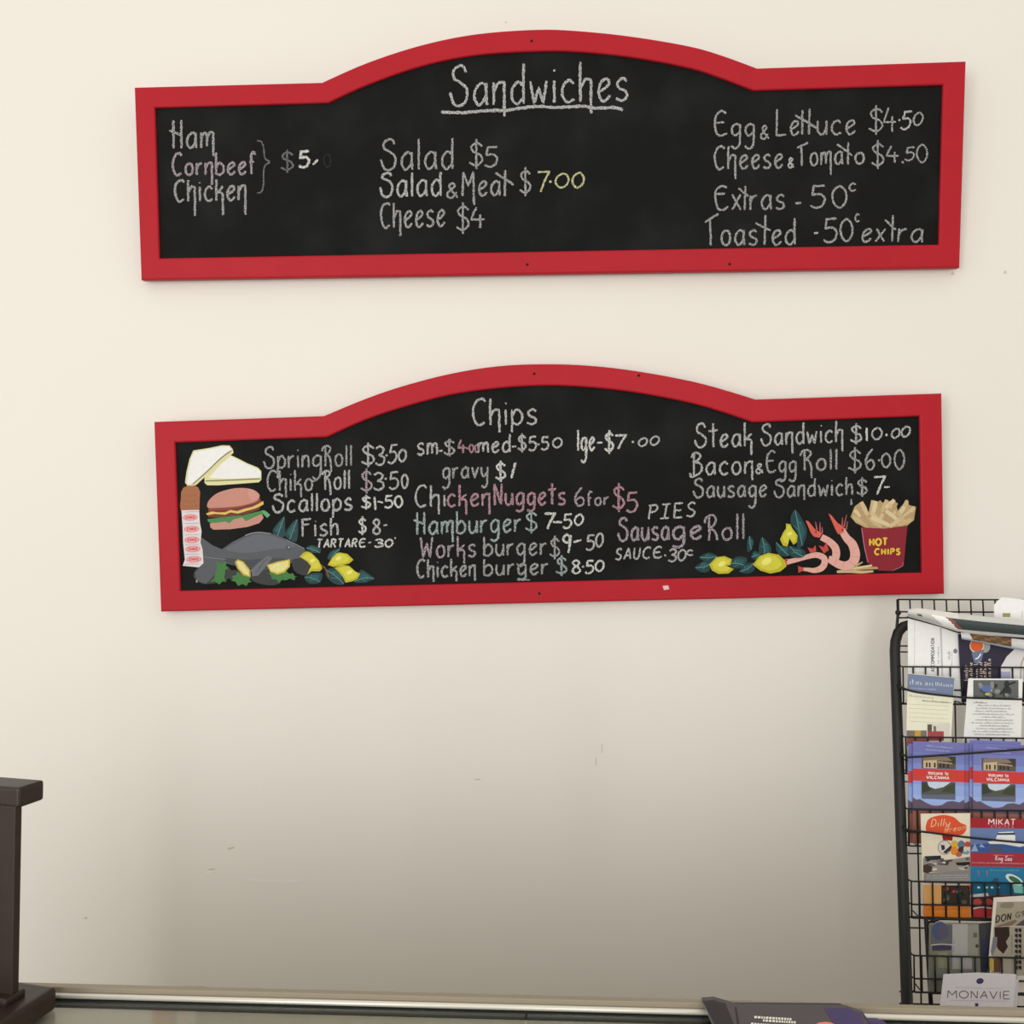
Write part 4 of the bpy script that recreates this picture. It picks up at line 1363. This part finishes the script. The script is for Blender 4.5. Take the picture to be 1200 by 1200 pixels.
# third pocket: the blue town brochures
def d_town(dx, dy):
    def f(a):
        X = lambda x: x + dx

        def pl(c, pts, soft=False):
            a.poly(c, [(X(x), y + dy + (x - 1070) * 0.035) for x, y in pts], soft)
        bands = ((112, 114, 174), (118, 126, 186), (126, 140, 200), (136, 154, 212), (146, 168, 222), (154, 178, 228))
        for i, c in enumerate(bands):
            y0 = 868.8 + i * 12.5
            pl(c, [(1070, y0), (1130, y0), (1130, y0 + 12.6), (1070, y0 + 12.6)])
        pl((158, 102, 88), [(1069.5, 943), (1130, 943), (1130, 985), (1069.5, 985)])
        pl((98, 86, 104), [(1069.5, 934), (1074, 937), (1078, 936), (1085, 940), (1095, 944), (1104, 942), (1110, 938), (1117, 937), (1124, 938.5), (1130, 935), (1130, 950), (1069.5, 950)])
        pl((200, 62, 58), [(1070, 900.5), (1130, 900.5), (1130, 914.6), (1070, 914.6)])
        pl((92, 84, 74), [(1080, 885.3), (1120, 885), (1120, 899.8), (1080, 900)])
        pl((60, 62, 50), [(1113, 885), (1120, 885), (1120, 894), (1111, 892)])
        pl((134, 118, 106), [(1082, 886), (1096, 884.5), (1110, 886), (1116, 890), (1082, 891)])
        pl((196, 176, 140), [(1082, 891), (1098, 889.5), (1098, 899.5), (1082, 899.5)])
        for x in (1085, 1088.5, 1094.5, 1101, 1105, 1110):
            pl((54, 46, 42), [(x, 893), (x + 2, 893), (x + 2, 898.5), (x, 898.5)])
        pl((168, 146, 120), [(1099, 891), (1116, 892.5), (1116, 894), (1099, 893)])
        pl((84, 88, 82), [(1080, 915), (1119.5, 915), (1119.5, 935.5), (1080, 935.5)])
        pl((196, 208, 222), [(1087, 915.5), (1114, 915), (1106, 921), (1096, 923.5), (1088, 921)])
        pl((58, 64, 52), [(1080, 916), (1086, 917), (1092, 925), (1080, 929)])
        pl((66, 72, 56), [(1119, 916), (1108, 921), (1103, 927), (1119, 928)])
        pl((98, 104, 126), [(1080, 931), (1119, 929.5), (1119, 935), (1080, 935.5)])
        a.scrawl((170, 176, 216), X(1085), X(1116), 873.5 + dy, 876.5 + dy, 1.7, 1.0)
        a.scrawl((170, 176, 216), X(1085), X(1114), 878.5 + dy, 880.3 + dy, 1.7, 1.0)
        a.text((238, 220, 216), 'Welcome to', X(1088), X(1111), 907.4 + dy, 908.2 + dy, 3.4, .75, xh=2.4)
        a.text((240, 226, 222), 'WI=LCAN=N=I=A'.replace('N=', 'N'), X(1086), X(1112), 912.4 + dy, 913.5 + dy, 3.4, .85)
    return f


def town_quad(dx, dy):
    return [(1070 + dx, 868.7 + dy), (1130 + dx, 870.7 + dy), (1128.5 + dx, 987 + dy), (1069.5 + dx, 985 + dy)]


GB = 'blue brochures in the middle pocket'
TB = (120, 132, 190)
leaflet('brochure', 'blue brochure with red Welcome band, front of the left stack', 'brochure', YROW[3] - 0.0005, town_quad(0, 0), d_town(0, 0), TB, GB)
leaflet('brochure', 'blue brochure peeking out left behind the left front Welcome brochure', 'brochure', YROW[3] + 0.004, town_quad(-5.5, 3), d_town(-5.5, 3), TB, GB)
leaflet('brochure', 'blue brochure peeking out right behind the left front Welcome brochure', 'brochure', YROW[3] + 0.0075, town_quad(8, 0.5), d_town(8, 0.5), TB, GB)
leaflet('brochure', 'blue brochure with red Welcome band, front of the right stack', 'brochure', YROW[3] - 0.0005, town_quad(70.5, 2.5), d_town(70.5, 2.5), TB, GB)
leaflet('brochure', 'blue brochure whose top shows above the right front Welcome brochure', 'brochure', YROW[3] + 0.004, town_quad(66.5, -1.5), d_town(66.5, -1.5), TB, GB)


# fourth pocket
def d_red(a):
    a.x0, a.y0, a.s = 1050, 940, 8.0
    a.poly((214, 84, 52), [(288, 190), (330, 145), (440, 120), (540, 140), (600, 190), (664, 225), (640, 290), (580, 312), (430, 302), (290, 275)], soft=True)
    a.text((236, 190, 150), 'Dilly', 325, 500, 232, 222, 72, 8, slant=.2)
    a.text((236, 170, 130), 'Dream', 455, 660, 284, 254, 56, 7, slant=.15)
    a.poly((150, 30, 36), [(430, 298), (535, 310), (528, 362), (440, 356)])
    a.oval((60, 56, 60), 455, 425, 62, 68)
    a.oval((214, 208, 198), 455, 425, 57, 63)
    a.poly((52, 52, 58), [(420, 400), (455, 405), (460, 440), (430, 455)])
    a.poly((60, 56, 60), [(440, 470), (520, 400), (530, 430), (470, 485)])
    for c, x, y, rx, ry in (((216, 178, 62), 550, 395, 36, 34), ((96, 118, 150), 612, 400, 34, 40), ((222, 136, 50), 548, 455, 36, 42), ((190, 80, 50), 672, 395, 32, 26), ((74, 44, 60), 620, 450, 40, 34),
                            ((120, 150, 176), 655, 470, 34, 22), ((180, 100, 70), 590, 490, 30, 24), ((210, 204, 190), 650, 440, 18, 26)):
        a.oval(c, x, y, rx, ry)
    rr = random.Random(11)
    a.poly((150, 142, 136), [(255, 520), (400, 545), (560, 530), (696, 510), (696, 650), (255, 660)])
    a.poly((46, 46, 58), [(262, 508), (420, 500), (425, 540), (290, 545)])
    a.poly((70, 52, 48), [(255, 590), (330, 570), (345, 640), (300, 668), (258, 660)])
    a.poly((40, 36, 38), [(560, 565), (690, 560), (695, 600), (570, 592)])
    for i in range(18):
        a.oval(rr.choice(((60, 56, 56), (206, 200, 190), (96, 92, 92), (190, 186, 180))), rr.uniform(280, 670), rr.uniform(530, 640), rr.uniform(14, 40), rr.uniform(6, 14), rr.uniform(-.4, .4))
    a.poly((136, 134, 134), [(262, 668), (696, 640), (696, 770), (262, 760)])
    for i in range(4):
        a.scrawl((196, 194, 192), 285, 690, 690 + i * 22, 682 + i * 22, 9, 5)
    a.rect((214, 160, 100), 258, 775, 425, 965)
    a.rect((54, 48, 42), 425, 780, 697, 965)
    for i in range(16):
        a.oval(rr.choice(((160, 46, 50), (90, 84, 70), (180, 60, 60), (40, 36, 32), (110, 110, 96))), rr.uniform(440, 690), rr.uniform(800, 950), rr.uniform(12, 34), rr.uniform(12, 30), rr.uniform(0, 2))
    a.poly((222, 128, 44), [(258, 965), (697, 960), (697, 1088), (258, 1088)])
    a.scrawl((150, 110, 70), 285, 670, 1005, 1000, 14, 8)
    a.scrawl((196, 138, 70), 290, 660, 1040, 1040, 12, 6)


leaflet('brochure', 'cream brochure with a red tree blob above an orange bottom strip', 'brochure', YROW[4],
        [(1079, 953.7), (1137, 953), (1137.2, 1073.5), (1082, 1072.5)], d_red, (226, 216, 196), GP)


def d_sea(a):
    a.x0, a.y0, a.s = 1050, 940, 8.0
    a.poly((158, 40, 52), [(698, 150), (1260, 165), (1260, 250), (698, 240)])
    a.text((236, 226, 226), 'MI=KAT=', 868, 1118, 210, 214, 52, 8.5)
    a.text((206, 150, 156), 'CR=UI=S=ES='.replace('ES', 'E=S'), 890, 1100, 238, 241, 20, 3.2, gap=.6)
    a.poly((104, 126, 172), [(698, 240), (1260, 250), (1260, 480), (698, 474)])
    a.poly((60, 92, 150), [(698, 400), (860, 385), (1180, 410), (1260, 430), (1260, 480), (698, 474)])
    a.poly((150, 168, 204), [(705, 460), (740, 385), (770, 462)])
    a.poly((150, 168, 204), [(780, 420), (800, 388), (835, 428)])
    a.poly((232, 236, 240), [(860, 372), (930, 360), (945, 320), (960, 282), (1100, 276), (1118, 318), (1118, 362), (1260, 400), (1160, 420), (1000, 392), (880, 392)])
    a.poly((54, 62, 84), [(950, 290), (1110, 286), (1116, 306), (950, 308)])
    a.poly((84, 90, 108), [(880, 408), (980, 418), (1004, 470), (870, 468)])
    a.poly((166, 52, 66), [(698, 474), (1260, 482), (1260, 612), (698, 600)])
    a.scrawl((222, 170, 176), 915, 1095, 496, 500, 9, 4)
    a.text((240, 224, 226), 'King Sea', 930, 1085, 545, 550, 44, 5.5, slant=.15)
    a.scrawl((226, 180, 186), 712, 1195, 566, 576, 12, 4.5)
    a.poly((44, 120, 160), [(698, 600), (1260, 612), (1260, 870), (698, 870)])
    a.scrawl((120, 176, 202), 880, 1150, 636, 640, 14, 5)
    a.poly((24, 92, 120), [(698, 760), (1260, 770), (1260, 870), (698, 870)])
    for x in (770, 850):
        a.stroke((150, 110, 140), [(x, 640), (x + 10, 700)], [16, 3])
    a.poly((50, 84, 112), [(890, 760), (915, 715), (960, 712), (965, 758)])
    a.oval((210, 230, 226), 1110, 728, 92, 40, 0.5)
    a.oval((62, 110, 74), 1115, 730, 66, 24, 0.5)
    a.poly((120, 190, 180), [(1090, 770), (1200, 790), (1260, 830), (1260, 860), (1110, 850)])
    for x in (775, 850, 900, 960):
        a.oval((206, 214, 190), x, 800, 14, 10)
    a.poly((196, 196, 200), [(700, 868), (860, 850), (870, 880), (700, 900)])
    a.poly((58, 50, 56), [(700, 890), (1000, 880), (1000, 1000), (700, 1000)])
    for x in (765, 865, 960):
        a.oval((176, 74, 68), x, 940, 42, 36)
    a.poly((186, 60, 66), [(705, 1000), (1260, 1005), (1260, 1080), (705, 1080)])
    a.stroke((226, 206, 206), [(712, 1000), (800, 985), (900, 995)], 16)


leaflet('brochure', 'red banded cruise brochure with a white boat on blue sea', 'brochure', YROW[4] - 0.001,
        [(1137.3, 958.6), (1207, 960.5), (1207, 1075), (1138, 1073.5)], d_sea, (150, 40, 52), GP)


# fifth pocket
def d_plastic(a):
    a.x0, a.y0, a.s = 1030, 1030, 7.06
    a.rect((98, 102, 104), 428, 378, 605, 545)
    a.oval((74, 88, 124), 505, 430, 66, 78)
    a.oval((92, 88, 108), 530, 440, 48, 58)
    a.poly((70, 62, 88), [(440, 545), (600, 535), (600, 590), (440, 595)])
    a.rect((126, 130, 112), 425, 595, 585, 742)
    a.rect((146, 148, 126), 490, 610, 570, 735)
    a.rect((172, 172, 172), 608, 374, 735, 745)
    a.scrawl((140, 140, 140), 618, 720, 600, 600, 16, 6, vertical=True)
    a.rect((148, 148, 138), 735, 378, 822, 640)
    a.rect((104, 100, 92), 780, 445, 812, 485)
    a.oval((70, 74, 64), 812, 555, 15, 16)
    a.scrawl((112, 114, 100), 824, 940, 620, 620, 18, 7, vertical=True)
    a.rect((176, 170, 170), 700, 640, 770, 745)
    a.stroke((186, 186, 184), [(430, 548), (520, 540), (640, 548)], 10)


leaflet('leaflet', 'plastic wrapped grey leaflet pack in the fifth pocket', 'leaflet', YROW[5],
        [(1090, 1083), (1147, 1083), (1150, 1163), (1089, 1163)], d_plastic, (126, 128, 118), GP, thick=0.006)
leaflet('leaflet', 'dark slate leaflet squeezed between plastic pack and newsprint leaflet', 'leaflet', YROW[5] + 0.0075,
        [(1143, 1083), (1168, 1080), (1170, 1163), (1147, 1163)], lambda a: a.poly((60, 66, 92), [(1150, 1100), (1158, 1098), (1160, 1135), (1152, 1138)]), (72, 72, 76), GP)


def d_newsleaf(a):
    a.x0, a.y0, a.s = 1030, 1030, 7.06
    a.poly((168, 160, 140), [(975, 190), (1300, 186), (1300, 390), (955, 392)])
    a.poly((140, 132, 116), [(1020, 200), (1110, 196), (1100, 240), (1010, 236)], soft=True)
    a.text((48, 44, 44), 'DON', 966, 1090, 362, 338, 58, 10, slant=.1)
    a.text((80, 76, 72), 'GRA', 1128, 1262, 322, 300, 44, 7, slant=.1)
    a.poly((132, 108, 96), [(965, 392), (1130, 335), (1145, 350), (1100, 385), (960, 398)])
    a.poly((84, 78, 92), [(1130, 385), (1200, 335), (1300, 330), (1300, 392)])
    a.poly((168, 162, 148), [(952, 395), (1300, 392), (1300, 800), (930, 800)])
    a.poly((58, 42, 38), [(955, 400), (1078, 395), (1082, 470), (1050, 520), (1068, 560), (1030, 620), (985, 580), (960, 520)])
    a.poly((128, 126, 140), [(945, 480), (980, 480), (975, 560), (935, 640), (925, 600)])
    a.rect((206, 180, 92), 912, 660, 955, 760)
    a.poly((104, 76, 58), [(950, 660), (1010, 655), (1005, 770), (950, 770)])
    for x, w in ((1135, 24), (1165, 24)):
        for y in range(410, 760, 44):
            a.rect((44, 42, 42), x - 10, y, x + 14, y + 26)
            a.rect((44, 42, 42), x + 4, y + 8, x + 13, y + 36)
    a.scrawl((110, 106, 100), 1098, 1250, 620, 620, 14, 6, vertical=True)


leaflet('leaflet', 'newsprint leaflet with brush lettering and dark silhouettes, right edge of the rack', 'leaflet', YROW[5] - 0.0015,
        [(1164.6, 1052), (1216, 1049), (1216, 1163), (1155.5, 1163)], d_newsleaf, (224, 220, 212), GP)


# sixth pocket
def d_juice(a):
    a.x0, a.y0, a.s = 1030, 1030, 7.06
    a.oval((70, 66, 104), 836, 845, 31, 24, -0.2)
    a.scrawl((172, 170, 186), 640, 1015, 898, 908, 14, 3.5)
    a.text((92, 88, 98), 'MONAVI=E=', 568, 1082, 985, 993, 62, 7.5, gap=.22)
    a.scrawl((168, 166, 180), 585, 1070, 1004, 1012, 8, 3)
    a.rect((66, 58, 96), 796, 1028, 822, 1150)
    a.rect((58, 52, 62), 716, 1064, 734, 1150)
    a.rect((58, 52, 62), 880, 1066, 898, 1150)


leaflet('leaflet', 'white leaflet with purple dot and thin grey capitals, lowest pocket', 'leaflet', YROW[6] - 0.0005,
        [(1105.8, 1142), (1125, 1141), (1146, 1140), (1191, 1142), (1181, 1248), (1094, 1246)], d_juice, (226, 224, 232), GP)
leaflet('leaflet', 'white leaflet peeking out right behind the one with purple dot', 'leaflet', YROW[6] + 0.004,
        [(1112, 1142), (1193.8, 1148), (1187, 1248), (1100, 1246)], None, (216, 214, 222), GP)

# ------------------------------------------------------------ dark magazines lying on the counter
TLp = at_z(832, 1176, CZ + 0.02)
GM = 'dark magazines lying on the counter'
zz = CZ + 0.0005


def flat_mag(label, corners, z, h, cols, draw=None):
    M = Matrix.Translation((corners[0].x, corners[0].y, z))
    bm = bmesh.new()
    t_ = [bm.verts.new(Vector((c.x, c.y, z + h))) for c in corners]
    b_ = [bm.verts.new(Vector((c.x, c.y, z))) for c in corners]
    n = len(corners)
    ngon(bm, t_)
    ngon(bm, b_[::-1], 1)
    for i in range(n):
        f = bm.faces.new((t_[i], t_[(i + 1) % n], b_[(i + 1) % n], b_[i]))
        f.material_index = 1
    bmesh.ops.recalc_face_normals(bm, faces=bm.faces[:])
    mats = [paint(c, 0.6, rough=0.35, spec=0.4) for c in cols]
    if draw:
        draw(bm, z + h)
    bmesh.ops.transform(bm, matrix=M.inverted(), verts=bm.verts[:])
    o = link('magazine', bm, mats)
    o.matrix_world = M
    return tag(o, label, 'magazine', GM)


def quad_z(P, z):
    return [at_z(x, y, z) for x, y in P]


flat_mag('purple magazine lying under the dark one on the glass counter', quad_z([(900, 1192), (1012, 1189), (1036, 1200), (1075, 1236), (900, 1240)], zz), zz, 0.003, [(58, 50, 88), (190, 188, 190)])
flat_mag('dark plum magazine in the middle of the pile on the counter', quad_z([(838, 1184), (985, 1182), (1010, 1189), (1040, 1230), (850, 1234)], zz + 0.0035), zz + 0.0035, 0.004, [(50, 44, 78), (120, 118, 126)])
flat_mag('black magazine lying second from top of the pile on the counter', quad_z([(828, 1179.5), (985, 1181), (1030, 1226), (848, 1231)], zz + 0.008), zz + 0.008, 0.005, [(34, 32, 40), (60, 58, 62)])


def top_art(bm, z):
    def q(P, mi, dz=0.0003):
        ngon(bm, [bm.verts.new(at_z(x, y, z + dz)) for x, y in P], mi)
    q([(965, 1181.2), (994, 1181.2), (1008, 1188), (1012, 1200), (1020, 1224), (980, 1224), (975, 1196)], 2)
    q(ellipse(967, 1202, 12, 4.5, 14), 3, 0.0005)
    rr = random.Random(2)
    for j, (x0, x1, y) in enumerate(((884, 926, 1192), (894, 932, 1196), (880, 920, 1200))):
        x = x0
        while x < x1:
            w = rr.uniform(1.5, 3.2)
            q([(x, y - 1.3 + (x - x0) * .06), (x + w, y - 1.5 + (x - x0) * .06), (x + w, y + 1.2 + (x - x0) * .06), (x, y + 1.2 + (x - x0) * .06)], 4, 0.0005)
            x += w + 1.0
    q([(823, 1173), (836, 1171.8), (850, 1176), (860, 1200), (866, 1222), (848, 1224), (836, 1196)], 5, 0.0003)
    q([(861, 1179.6), (863, 1179.7), (870, 1222), (867, 1222)], 5, 0.0004)


flat_mag('dark grey magazine with pale lettering and orange spot, on top of the counter pile', quad_z([(822, 1172), (836, 1171), (862, 1178.5), (930, 1180), (990, 1180.6), (1008, 1187), (1028, 1224), (846, 1228)], zz + 0.0135), zz + 0.0135, 0.003,
         [(64, 62, 66), (90, 88, 92), (52, 46, 84), (196, 112, 92), (206, 196, 186), (34, 34, 38)], top_art)
